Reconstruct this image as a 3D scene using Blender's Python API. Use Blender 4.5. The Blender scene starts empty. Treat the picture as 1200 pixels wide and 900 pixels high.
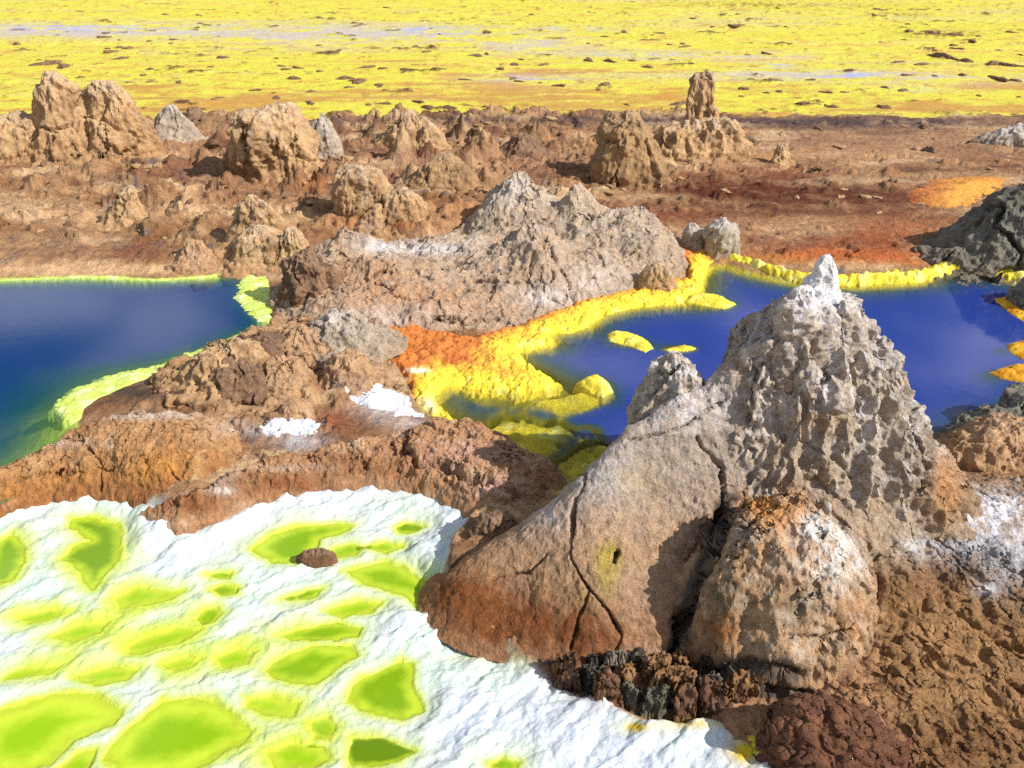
import bpy, math, numpy as np
from concurrent.futures import ThreadPoolExecutor
f32 = np.float32
POOL = ThreadPoolExecutor(4)
F, CX, CY, H = 1039.0, 600.0, 450.0, 4.0          # camera: focal length in photo pixels, centre, height above the pools
PIT = math.radians(29.2); cP, sP = math.cos(PIT), math.sin(PIT)
scene = bpy.context.scene
COL = scene.collection

# ------------------------------------------------------------------ maths
def G(u, v, z=0.0):
    u = np.asarray(u, float); v = np.asarray(v, float)
    k = (CY - v) / F; dy = cP + k * sP; dz = -sP + k * cP; t = (z - H) / dz
    return (u - CX) / F * t, dy * t
def PJ(X, Y, Z):
    d = np.maximum(Y * cP - (Z - H) * sP, 0.6); up = Y * sP + (Z - H) * cP
    return CX + F * X / d, CY - F * up / d, d
def GP(pts, z=0.0):
    a = np.array(pts, float); x, y = G(a[:, 0], a[:, 1], z); return np.stack([x, y], 1)
def ss(a, b, x):
    t = np.clip((x - a) / (b - a), 0, 1); return t * t * (3 - 2 * t)
def mixc(c, d, w):
    w = np.asarray(w)[..., None]; return c * (1 - w) + d * w
def S(r, g, b):
    c = np.array([r, g, b], float) / 255
    return np.where(c <= .04045, c / 12.92, ((c + .055) / 1.055) ** 2.4).astype(f32)

rng0 = np.random.default_rng(11)
PERM = rng0.permutation(256).astype(np.int32)
_g = rng0.normal(size=(256, 3)); _g /= np.linalg.norm(_g, axis=1)[:, None]
GX, GY, GZ = [np.ascontiguousarray(_g[:, i]).astype(f32) for i in range(3)]
_t = rng0.uniform(0, 2 * np.pi, 256); HX, HY = np.cos(_t).astype(f32), np.sin(_t).astype(f32)
R1, R2, R3, R4 = [rng0.uniform(0, 1, 256).astype(f32) for _ in range(4)]

def _p3(x, y, z):
    xi = np.floor(x); yi = np.floor(y); zi = np.floor(z)
    x = x - xi; y = y - yi; z = z - zi
    xi = xi.astype(np.int32); yi = yi.astype(np.int32); zi = zi.astype(np.int32)
    u = x * x * x * (x * (x * 6 - 15) + 10); v = y * y * y * (y * (y * 6 - 15) + 10); w = z * z * z * (z * (z * 6 - 15) + 10)
    out = 0
    for i in (0, 1):
        a = PERM[(xi + i) & 255]
        for j in (0, 1):
            b = PERM[(a + yi + j) & 255]
            for k in (0, 1):
                h = PERM[(b + zi + k) & 255]
                g = GX[h] * (x - i) + GY[h] * (y - j) + GZ[h] * (z - k)
                out = out + g * (u if i else 1 - u) * (v if j else 1 - v) * (w if k else 1 - w)
    return out * 1.5
def _p2(x, y):
    xi = np.floor(x); yi = np.floor(y); x = x - xi; y = y - yi
    xi = xi.astype(np.int32); yi = yi.astype(np.int32)
    u = x * x * x * (x * (x * 6 - 15) + 10); v = y * y * y * (y * (y * 6 - 15) + 10)
    out = 0
    for i in (0, 1):
        a = PERM[(xi + i) & 255]
        for j in (0, 1):
            h = PERM[(a + yi + j) & 255]
            out = out + (HX[h] * (x - i) + HY[h] * (y - j)) * (u if i else 1 - u) * (v if j else 1 - v)
    return out * 1.5
def par(fn, *arrs):
    n = len(arrs[0]); B = 1 << 15
    fs = [POOL.submit(fn, *[a[i:i + B] for a in arrs]) for i in range(0, n, B)]
    rs = [f.result() for f in fs]
    if isinstance(rs[0], tuple): return tuple(np.concatenate(q) for q in zip(*rs))
    return np.concatenate(rs)
def fbm(p, f=1.0, o=4, gain=.5, ridge=False, seed=0.0):
    """p: tuple of 2 or 3 flat arrays; f: frequency or one per axis."""
    n = len(p); fr = (f,) * n if np.isscalar(f) else f
    a = [np.ascontiguousarray(q * s + seed * (7.31 + 3.7 * i)).astype(f32) for i, (q, s) in enumerate(zip(p, fr))]
    def run(*q):
        tot = 0; amp = 1.0; nrm = 0.0; k = 1.0
        for i in range(o):
            qq = [c * f32(k) + f32(i * 17.3) for c in q]
            r = _p3(*qq) if n == 3 else _p2(*qq)
            if ridge: r = 1 - 2 * np.abs(r)
            tot = tot + r * f32(amp); nrm += amp; amp *= gain; k *= 2.03
        return (tot / f32(nrm)).astype(f32)
    return par(run, *a)
def worley(p, f=1.0, seed=0.0, jit=1.0):
    n = len(p); fr = (f,) * n if np.isscalar(f) else f
    a = [np.ascontiguousarray(q * s + seed * (5.1 + 2.3 * i)).astype(f32) for i, (q, s) in enumerate(zip(p, fr))]
    def run(*q):
        fl = [np.floor(c) for c in q]; fx = [c - e for c, e in zip(q, fl)]; ii = [e.astype(np.int32) for e in fl]
        f1 = np.full(q[0].shape, 9, f32); f2 = f1.copy(); idd = np.zeros(q[0].shape, f32)
        R = (-1, 0, 1)
        for i in R:
            ha = PERM[(ii[0] + i) & 255]
            for j in R:
                hb = PERM[(ha + ii[1] + j) & 255]
                for k in (R if n == 3 else (0,)):
                    h = PERM[(hb + ii[2] + k) & 255] if n == 3 else hb
                    d = (i + .5 + (R1[h] - .5) * jit - fx[0]) ** 2 + (j + .5 + (R2[h] - .5) * jit - fx[1]) ** 2
                    if n == 3: d = d + (k + .5 + (R3[h] - .5) * jit - fx[2]) ** 2
                    c = d < f1
                    f2 = np.where(c, f1, np.minimum(f2, d)); idd = np.where(c, R4[h], idd); f1 = np.where(c, d, f1)
        return np.sqrt(f1), np.sqrt(f2), idd
    return par(run, *a)
def sdf(poly, X, Y):
    """signed distance to a closed polygon, positive inside"""
    P = np.asarray(poly, f32); Q = np.roll(P, -1, 0)
    def run(x, y):
        d = np.full(x.shape, 1e9, f32); ins = np.zeros(x.shape, bool)
        for (x0, y0), (x1, y1) in zip(P, Q):
            ex, ey = x1 - x0, y1 - y0; L = ex * ex + ey * ey + 1e-9
            t = np.clip(((x - x0) * ex + (y - y0) * ey) / L, 0, 1)
            d = np.minimum(d, (x - x0 - t * ex) ** 2 + (y - y0 - t * ey) ** 2)
            c = ((y0 > y) != (y1 > y)) & (x < ex * (y - y0) / (ey if abs(ey) > 1e-9 else 1e-9) + x0)
            ins ^= c
        d = np.sqrt(d); return np.where(ins, d, -d)
    return par(run, X.astype(f32), Y.astype(f32))
def dline(pts, X, Y, vals=None):
    """distance to an open polyline and a value interpolated along it"""
    P = np.asarray(pts, f32); V = np.zeros(len(P)) if vals is None else vals
    def run(x, y):
        d = np.full(x.shape, 1e9, f32); w = np.zeros(x.shape, f32)
        for i in range(len(P) - 1):
            x0, y0 = P[i]; ex, ey = P[i + 1] - P[i]; L = ex * ex + ey * ey + 1e-9
            t = np.clip(((x - x0) * ex + (y - y0) * ey) / L, 0, 1)
            q = (x - x0 - t * ex) ** 2 + (y - y0 - t * ey) ** 2
            c = q < d; d = np.where(c, q, d); w = np.where(c, V[i] + t * (V[i + 1] - V[i]), w)
        return np.sqrt(d), w.astype(f32)
    return par(run, X.astype(f32), Y.astype(f32))

# ------------------------------------------------------------------ materials
def nodes(name):
    m = bpy.data.materials.new(name); m.use_nodes = True; t = m.node_tree
    return m, t, t.nodes['Principled BSDF'], (lambda k: t.nodes.new('ShaderNode' + k)), t.links.new
def mineral(name, rough=.9, f1=9, f2=45, b1=.03, b2=.008, vary=.22, spec=.2, sss=0.0):
    m, t, b, N, L = nodes(name)
    at = N('Attribute'); at.attribute_name = 'Col'
    geo = N('NewGeometry')
    def noise(sc, det, ro=.6):
        n = N('TexNoise'); n.inputs['Scale'].default_value = sc; n.inputs['Detail'].default_value = det; n.inputs['Roughness'].default_value = ro
        L(geo.outputs['Position'], n.inputs['Vector']); return n.outputs['Fac']
    n1 = noise(f1, 6); n2 = noise(f2, 5, .7)
    def mr(s, lo, hi):
        r = N('MapRange'); r.inputs['From Min'].default_value = .3; r.inputs['From Max'].default_value = .7
        r.inputs['To Min'].default_value = lo; r.inputs['To Max'].default_value = hi; L(s, r.inputs['Value']); return r.outputs['Result']
    mu = N('Math'); mu.operation = 'MULTIPLY'; L(mr(n1, 1 - vary, 1 + vary), mu.inputs[0]); L(mr(n2, 1 - vary, 1 + vary), mu.inputs[1])
    vm = N('VectorMath'); vm.operation = 'SCALE'; L(at.outputs['Color'], vm.inputs[0]); L(mu.outputs[0], vm.inputs['Scale'])
    L(vm.outputs[0], b.inputs['Base Color'])
    bp = N('Bump'); bp.inputs['Distance'].default_value = b1; bp.inputs['Strength'].default_value = .8; L(n1, bp.inputs['Height'])
    bq = N('Bump'); bq.inputs['Distance'].default_value = b2; bq.inputs['Strength'].default_value = .9; L(n2, bq.inputs['Height']); L(bp.outputs[0], bq.inputs['Normal'])
    L(bq.outputs[0], b.inputs['Normal'])
    b.inputs['Roughness'].default_value = rough; b.inputs['Specular IOR Level'].default_value = spec
    return m
M_ROCK = mineral('rock', f1=16, f2=70, b1=.05, b2=.018, vary=.26)
M_GROUND = mineral('ground', f1=11, f2=45, b1=.07, b2=.025, vary=.30)
M_YELLOW = mineral('yellow_salt', f1=3.0, f2=14, b1=.05, b2=.03, vary=.10, spec=.3)
M_WHITE = mineral('white_salt', rough=.7, f1=30, f2=150, b1=.010, b2=.009, vary=.05, spec=.3)
M_CRUST = mineral('salt_crust', rough=.75, f1=25, f2=90, b1=.015, b2=.006, vary=.16, spec=.3)
def water_mat(name, deep, shallow, rough=.04, bump=.002, mid=None, tone='cover'):
    m, t, b, N, L = nodes(name)
    at = N('Attribute'); at.attribute_name = 'cover'; tn = N('Attribute'); tn.attribute_name = tone
    cr = N('ValToRGB'); e = cr.color_ramp.elements
    e[0].position = .25; e[0].color = (*shallow, 1); e[1].position = .95; e[1].color = (*deep, 1)
    if mid is not None:
        q = e.new(.7); q.color = (*mid, 1)
    L(tn.outputs['Fac'], cr.inputs['Fac']); L(cr.outputs['Color'], b.inputs['Base Color'])
    L(at.outputs['Fac'], b.inputs['Alpha'])
    b.inputs['Roughness'].default_value = rough; b.inputs['IOR'].default_value = 1.33
    geo = N('NewGeometry'); n = N('TexNoise'); n.inputs['Scale'].default_value = 9; n.inputs['Detail'].default_value = 3
    L(geo.outputs['Position'], n.inputs['Vector'])
    bp = N('Bump'); bp.inputs['Distance'].default_value = bump; bp.inputs['Strength'].default_value = .5
    L(n.outputs['Fac'], bp.inputs['Height']); L(bp.outputs[0], b.inputs['Normal'])
    return m

# ------------------------------------------------------------------ mesh building
def mesh(name, V, quads, col, mat, parent=None, loc=(0, 0, 0), extra=None):
    me = bpy.data.meshes.new(name); n = len(V)
    loc = np.asarray(loc, float)
    me.vertices.add(n); me.vertices.foreach_set('co', np.ascontiguousarray(V - loc, dtype=f32).ravel())
    q = np.ascontiguousarray(quads, dtype=np.int32)
    me.loops.add(q.size); me.loops.foreach_set('vertex_index', q.ravel())
    me.polygons.add(len(q)); me.polygons.foreach_set('loop_start', np.arange(0, q.size, 4, dtype=np.int32))
    me.update(calc_edges=True); me.validate()
    if col is not None:
        a = me.color_attributes.new('Col', 'FLOAT_COLOR', 'POINT')
        c = np.ones((n, 4), f32); c[:, :3] = np.clip(col, 0.004, .92); a.data.foreach_set('color', c.ravel())
    for k, v in (extra or {}).items():
        a = me.attributes.new(k, 'FLOAT', 'POINT'); a.data.foreach_set('value', np.asarray(v, f32))
    me.shade_smooth(); me.materials.append(mat)
    o = bpy.data.objects.new(name, me); COL.objects.link(o); o.location = tuple(loc)
    if parent is not None:
        o.parent = parent; o.location = tuple(loc - np.array(parent.location))
    return o
def tag(o, label, cat, group=None):
    o['label'] = label; o['category'] = cat
    if group: o['group'] = group
    return o
def grid_quads(nr, nc, closed=False):
    r = np.arange(nr - 1)[:, None]; c = np.arange(nc if closed else nc - 1)[None, :]
    c2 = (c + 1) % nc
    return np.stack([r * nc + c, r * nc + c2, (r + 1) * nc + c2, (r + 1) * nc + c], -1).reshape(-1, 4)

# ------------------------------------------------------------------ outlines traced from the photograph, laid on the ground
L_POOL = GP([(-900, 322), (-300, 324), (0, 328), (100, 325), (180, 328), (240, 325), (288, 321), (306, 333), (310, 352), (320, 372), (314, 388), (285, 395), (255, 408), (225, 421), (180, 438), (140, 452), (110, 465), (90, 480), (85, 500), (60, 540), (0, 572), (-300, 600), (-900, 640)])
L_NORTH = GP([(-900, 322), (-300, 324), (0, 328), (100, 325), (180, 328), (240, 325), (288, 321), (306, 333)])
L_EAST = GP([(306, 333), (310, 352), (320, 372), (314, 388), (285, 395), (255, 408), (225, 421), (180, 438)])
R_POOL = GP([(505, 464), (520, 453), (560, 457), (600, 461), (640, 457), (655, 449), (640, 438), (615, 426), (606, 413), (625, 409), (648, 403), (645, 392), (690, 382), (705, 368), (748, 358), (800, 355), (822, 340), (828, 313), (850, 312), (880, 322), (930, 332), (1000, 336), (1050, 333), (1090, 330), (1110, 322), (1150, 324), (1190, 331), (1260, 340), (1320, 400), (1300, 480), (1200, 490), (1150, 505), (1120, 525), (1095, 550), (1000, 620), (700, 620), (640, 552), (600, 522), (560, 502), (525, 487)])
FOAM = GP([(-500, 575), (0, 568), (60, 565), (120, 570), (190, 580), (180, 597), (205, 612), (250, 602), (300, 577), (370, 562), (420, 557), (500, 563), (545, 585), (570, 608), (545, 625), (530, 650), (515, 690), (530, 722), (560, 747), (600, 772), (680, 812), (720, 837), (760, 852), (850, 852), (885, 832), (900, 872), (905, 905), (915, 1100), (-800, 1100)], -.1)
SHELF_PX = [(440, 388), (455, 380), (480, 378), (520, 390), (560, 394), (600, 382), (650, 366), (690, 350), (740, 338), (775, 334), (800, 326), (802, 312), (786, 298), (796, 284), (818, 286), (835, 296), (842, 306),
              (830, 313), (824, 341), (802, 357), (748, 361), (707, 371), (692, 386), (648, 395), (651, 404), (608, 414), (617, 427), (643, 439), (657, 450), (641, 459), (600, 463), (560, 459), (522, 456), (510, 466), (528, 488), (505, 490), (484, 470), (470, 442), (450, 430), (440, 408)]
SHELF = GP(SHELF_PX)
MASSIF = GP([(318, 345), (340, 318), (370, 290), (420, 275), (500, 285), (560, 262), (620, 248), (690, 250), (760, 262), (800, 290), (806, 318), (790, 334), (740, 346), (690, 362), (640, 382), (600, 392), (540, 396), (500, 400), (440, 398), (400, 402), (350, 392), (322, 372)])
# lime puddles in the white salt: outline, how green/dark the water is (0 bright lime, 1 olive), level below the salt
PUD = [
 ([(68, 655), (85, 640), (105, 632), (80, 618), (78, 605), (105, 604), (135, 610), (143, 625), (142, 655), (125, 670), (108, 690), (92, 672)], .75),
 ([(-10, 640), (15, 622), (30, 640), (28, 660), (15, 678), (0, 685), (-20, 680)], .6),
 ([(296, 642), (320, 625), (345, 614), (395, 611), (420, 615), (400, 625), (375, 632), (370, 650), (345, 662), (320, 660)], .55),
 ([(463, 617), (475, 611), (495, 613), (503, 617), (490, 624), (468, 624)], .7),
 ([(403, 668), (430, 662), (450, 657), (470, 663), (505, 682), (508, 697), (490, 710), (470, 695), (430, 687)], .45),
 ([(325, 745), (350, 735), (400, 728), (425, 735), (420, 745), (395, 750), (340, 751)], .5),
 ([(309, 785), (330, 768), (365, 755), (410, 756), (420, 768), (395, 783), (370, 800), (345, 802), (320, 795)], .5),
 ([(403, 823), (415, 800), (450, 780), (470, 771), (485, 778), (482, 800), (496, 832), (470, 845), (435, 835)], .6),
 ([(405, 885), (412, 863), (440, 860), (470, 868), (490, 879), (470, 892), (430, 897), (408, 897)], 1.0),
 ([(118, 890), (150, 850), (190, 820), (250, 818), (280, 838), (300, 853), (290, 868), (250, 890), (215, 905), (140, 915)], .35),
 ([(-40, 850), (0, 830), (60, 812), (110, 812), (150, 828), (135, 850), (90, 868), (60, 895), (20, 910), (-40, 915)], .15),
 ([(137, 700), (160, 687), (190, 690), (215, 692), (200, 702), (170, 708), (140, 712)], .1),
 ([(148, 755), (175, 742), (205, 733), (240, 735), (225, 747), (195, 757), (165, 766), (150, 765)], .1),
 ([(228, 725), (240, 712), (255, 710), (263, 718), (250, 730), (236, 733)], .3),
 ([(247, 690), (262, 684), (280, 688), (278, 696), (258, 698)], .45),
 ([(330, 700), (360, 690), (378, 688), (370, 698), (340, 704)], .5),
 ([(243, 672), (258, 668), (272, 671), (268, 677), (250, 677)], .45),
 ([(570, 893), (590, 887), (608, 893), (600, 902), (575, 902)], .4),
 ([(0, 790), (30, 780), (75, 778), (60, 788), (20, 797), (0, 798)], .05),

 ([(385, 645), (410, 636), (428, 640), (416, 650), (394, 653)], .2),
 ([(425, 640), (452, 634), (470, 640), (452, 648)], .15),
 ([(60, 745), (95, 730), (130, 728), (118, 742), (84, 752)], .05),
 ([(20, 722), (60, 712), (82, 716), (60, 727), (30, 732)], .0),
 ([(250, 770), (280, 758), (304, 762), (290, 778), (262, 784)], .05),
 ([(190, 778), (222, 766), (242, 770), (226, 782), (202, 788)], .0),
 ([(88, 792), (130, 780), (165, 782), (150, 795), (110, 802)], .1),
 ([(360, 845), (385, 838), (398, 850), (386, 868), (366, 866)], .05),
 ([(310, 880), (345, 866), (380, 872), (390, 890), (360, 905), (322, 902)], .1),
 ([(60, 905), (90, 880), (112, 878), (104, 905), (84, 925)], .1),
 ([(380, 715), (420, 702), (448, 706), (436, 718), (400, 724)], .1),
 ([(285, 815), (320, 812), (352, 822), (345, 838), (310, 840), (285, 828)], .0),
]
PUDW = [GP(p, -.13) for p, _ in PUD]

def gsum(u, v, spl):
    out = np.zeros_like(u)
    for (a, b, ru, rv, w) in spl: out += w * np.exp(-((u - a) / ru) ** 2 - ((v - b) / rv) ** 2)
    return out
def depth_left(X, Y, d):
    dn, _ = dline(L_NORTH, X, Y); de, _ = dline(L_EAST, X, Y)
    u, v, _ = PJ(X, Y, 0)
    soft = ss(392, 450, v)
    k = 1.6 - 1.35 * soft - .3 * ss(220, 300, u)
    return np.minimum(d * np.clip(k, .55, 2), .8)
def depth_right(X, Y, d, n1, n2):
    u, v, _ = PJ(X, Y, 0)
    sh = gsum(u, v, [(560, 475, 60, 22, .75), (610, 520, 80, 34, 1.2), (700, 500, 45, 40, .75), (690, 470, 50, 12, .8), (650, 550, 60, 25, 1.0)])
    dp = np.minimum(d * 1.1, .9)
    dp = dp * (1 - .95 * np.clip(sh * (1.1 + 2.0 * n1 + 1.0 * n2), 0, 1)) + .02
    bank = gsum(u, v, [(543, 664, 1, 1, 0), (616, 512, 22, 8, .25), (643, 471, 14, 4, .2), (600, 535, 30, 8, .1), (1165, 440, 36, 12, .22), (1175, 412, 24, 9, .2), (1180, 360, 22, 9, .2), (840, 358, 30, 8, .25), (798, 409, 30, 7, .3), (740, 402, 34, 10, .25), (700, 455, 30, 12, .25), (605, 403, 25, 12, .1)])
    cl = np.clip(n2 - .05, 0, 1) * .25 * ss(480, 520, v) * ss(760, 640, u)
    return np.maximum(dp * np.clip(1 - 3.2 * bank, .05, 1) - bank * .25 - cl, .012)

def terrain(X, Y, full=True):
    """height of the ground sheet and its zone weights at world points"""
    X = X.astype(f32); Y = Y.astype(f32); p = (X, Y)
    u, v, d = PJ(X, Y, 0)
    near = ss(60, 30, Y)
    n = {}
    n['a'] = fbm(p, .7, 4, seed=1); n['b'] = fbm(p, 2.6, 5, .55, seed=2); n['r'] = fbm(p, 1.6, 5, .55, ridge=True, seed=3)
    w1, w2, wid = worley((X + .12 * n['b'], Y + .12 * n['a']), 1.5, 4)
    e1, e2, eid = worley((X + .04 * n['b'], Y + .04 * n['r']), 6.5, 5)
    # yellow flat far away
    b = np.interp(u, [-3000, 0, 150, 270, 400, 600, 1200, 4000], [150, 150, 146, 141, 138, 135, 138, 140])
    wy = ss(3.5, -3.5, v - b + 8 * n['b'] + 9 * n['a']) * (Y > 5)
    ys = fbm((X * .35, Y), .8, 4, seed=6)
    crag = ss(.22, .5, fbm((X * .5, Y), 1.1, 4, .6, seed=7)) * near
    hy = .02 + .05 * ys + .09 * crag * (.5 + n['b'])
    # brown plain
    rough = .5 + gsum(u, v, [(330, 420, 110, 45, .8), (250, 445, 60, 25, .6), (350, 250, 300, 70, .45), (560, 170, 200, 45, .55), (160, 300, 120, 20, -.25), (950, 170, 300, 30, -.2), (1000, 260, 200, 40, -.2)])
    knob = np.clip(1 - w1 / .5, 0, 1) ** 1.2 * (wid > .32) * (wid - .2) * ss(345, 300, v)
    kw = .42 * gsum(u, v, [(300, 230, 350, 90, .9), (560, 180, 180, 40, 1.0), (1000, 220, 260, 60, .22)])
    n['c'] = fbm((X * .5, Y), 6.0, 4, .6, ridge=True, seed=4)
    hb = .05 + .06 * n['a'] + rough * (.15 * n['r'] + .08 * n['b'] + .05 * n['c']) + rough * .09 * np.clip(e2 - e1, 0, .6) * eid + kw * knob * (1 + .5 * n['c'])
    led = (hb * 10 + .5 * n['b']); led = (np.floor(led) + ss(.28, .72, led - np.floor(led)) - .5 * n['b']) / 10
    hb = hb * .5 + led * .5
    hb += gsum(u, v, [(330, 420, 70, 30, .14), (400, 390, 60, 30, .12), (270, 425, 40, 20, .06), (560, 300, 200, 50, .12)])
    hb -= .55 * np.clip(gsum(u, v, [(1080, 820, 260, 130, 1.0), (820, 760, 160, 60, .8), (1000, 640, 160, 50, .7)]), 0, 1)
    wf_cut = .10 * np.clip(gsum(u, v, [(575, 735, 50, 45, 1.0), (650, 790, 50, 30, .8), (530, 700, 30, 30, .8)]), 0, 1)
    ds = sdf(SHELF, X, Y); hb = hb - ss(-.03, .05, ds) * (hb + .03)
    dm_ = sdf(MASSIF, X, Y); hb = hb - ss(-.02, .2, dm_) * (hb + .02) * .9
    # white salt
    fo = sdf(FOAM, X, Y) if full else np.full_like(X, -9)
    wf = ss(-.05, .05, fo + .05 * n['b'] + .03 * n['r']) * (Y < 8)
    h = hb * (1 - wy) + hy * wy
    n['pud'] = np.full_like(X, -9); n['pid'] = np.zeros_like(X); n['fo'] = fo; n['v'] = v; n['u'] = u
    i = np.nonzero((wf > .002))[0]
    if len(i):
        x, y = X[i], Y[i]; q = (x, y)
        rx, ry = x * .80 + y * .6, -x * .6 + y * .80
        wr = fbm(q, 1.6, 3, seed=8)
        f1 = fbm((rx + .25 * wr, ry + .25 * wr), (1.1, 2.8), 3, .4, ridge=True, seed=9); f2 = fbm(q, 9, 4, .55, seed=10)
        bl = np.abs(fbm((rx, ry), (2.6, 4.5), 4, .45, seed=15)) + .4 * np.abs(fbm(q, 9, 3, .45, seed=16))
        hf = -.155 + .05 * f1 + .06 * bl + .006 * f2 + .03 * wr
        hf += .07 * ss(.5, .0, fo[i])
        pd = np.full_like(x, -9); pk = np.zeros_like(x)
        wob = .022 * fbm(q, 8, 4, .6, seed=12) + .03 * fbm(q, 2.5, 2, seed=17)
        for k, P in enumerate(PUDW):
            s = sdf(P, x, y) + wob; c = s > pd; pd = np.where(c, s, pd); pk = np.where(c, k, pk)
        hf = np.maximum(hf, -.137 + .012 * bl)
        flat = ss(-.14, -.02, pd)
        hf = hf + .016 * np.exp(-((pd + .05) / .035) ** 2) * (.6 + 4 * bl)
        hf = hf * (1 - flat) + flat * (-.134 + .022 * bl + .004 * f2)
        inn = ss(-.015, .02, pd)
        hf = hf - inn * .016 - .035 * ss(.0, .16, pd)
        h[i] = h[i] * (1 - wf[i]) + hf * wf[i]
        n['pud'][i] = pd; n['pid'][i] = pk
        n['f1'] = np.zeros_like(X); n['f1'][i] = f1; n['f2'] = np.zeros_like(X); n['f2'][i] = f2
        n['wr'] = np.zeros_like(X); n['wr'][i] = wr
    n['wy'], n['wf'] = wy, wf; n['crag'] = crag; n['ys'] = ys; n['knob'] = knob; n['e1'] = e1; n['eid'] = eid; n['wid'] = wid
    h = h - wf_cut * (Y < 5)
    # basins
    n['cover'] = np.zeros_like(X)
    i = np.nonzero((Y > 4) & (Y < 11) & (np.abs(X) < 16))[0]
    if len(i):
        x, y = X[i], Y[i]
        jag = .05 * n['b'][i] + .02 * n['r'][i]
        q0 = np.maximum(sdf(R_POOL, x, y), sdf(L_POOL, x, y)); h[i] = np.where(h[i] > 0, h[i] * (.15 + .85 * ss(.0, .7, -q0)), h[i])
        sl = sdf(L_POOL, x, y) + jag * .6
        a = ss(-.10, .0, sl); dl = depth_left(x, y, np.maximum(sl, 0))
        h[i] = h[i] * (1 - a) + a * (-.012 - dl)
        sr = sdf(R_POOL, x, y) + jag * .6
        a2 = ss(-.10, .0, sr); k1 = fbm((x, y), 1.3, 4, seed=13); k2 = fbm((x, y), 2.6, 4, seed=14)
        dr = depth_right(x, y, np.maximum(sr, 0), k1, k2)
        h[i] = h[i] * (1 - a2) + a2 * (-.012 - dr)
        n['sl'] = np.full_like(X, -9); n['sl'][i] = sl; n['sr'] = np.full_like(X, -9); n['sr'][i] = sr
    return h.astype(f32), n

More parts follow.
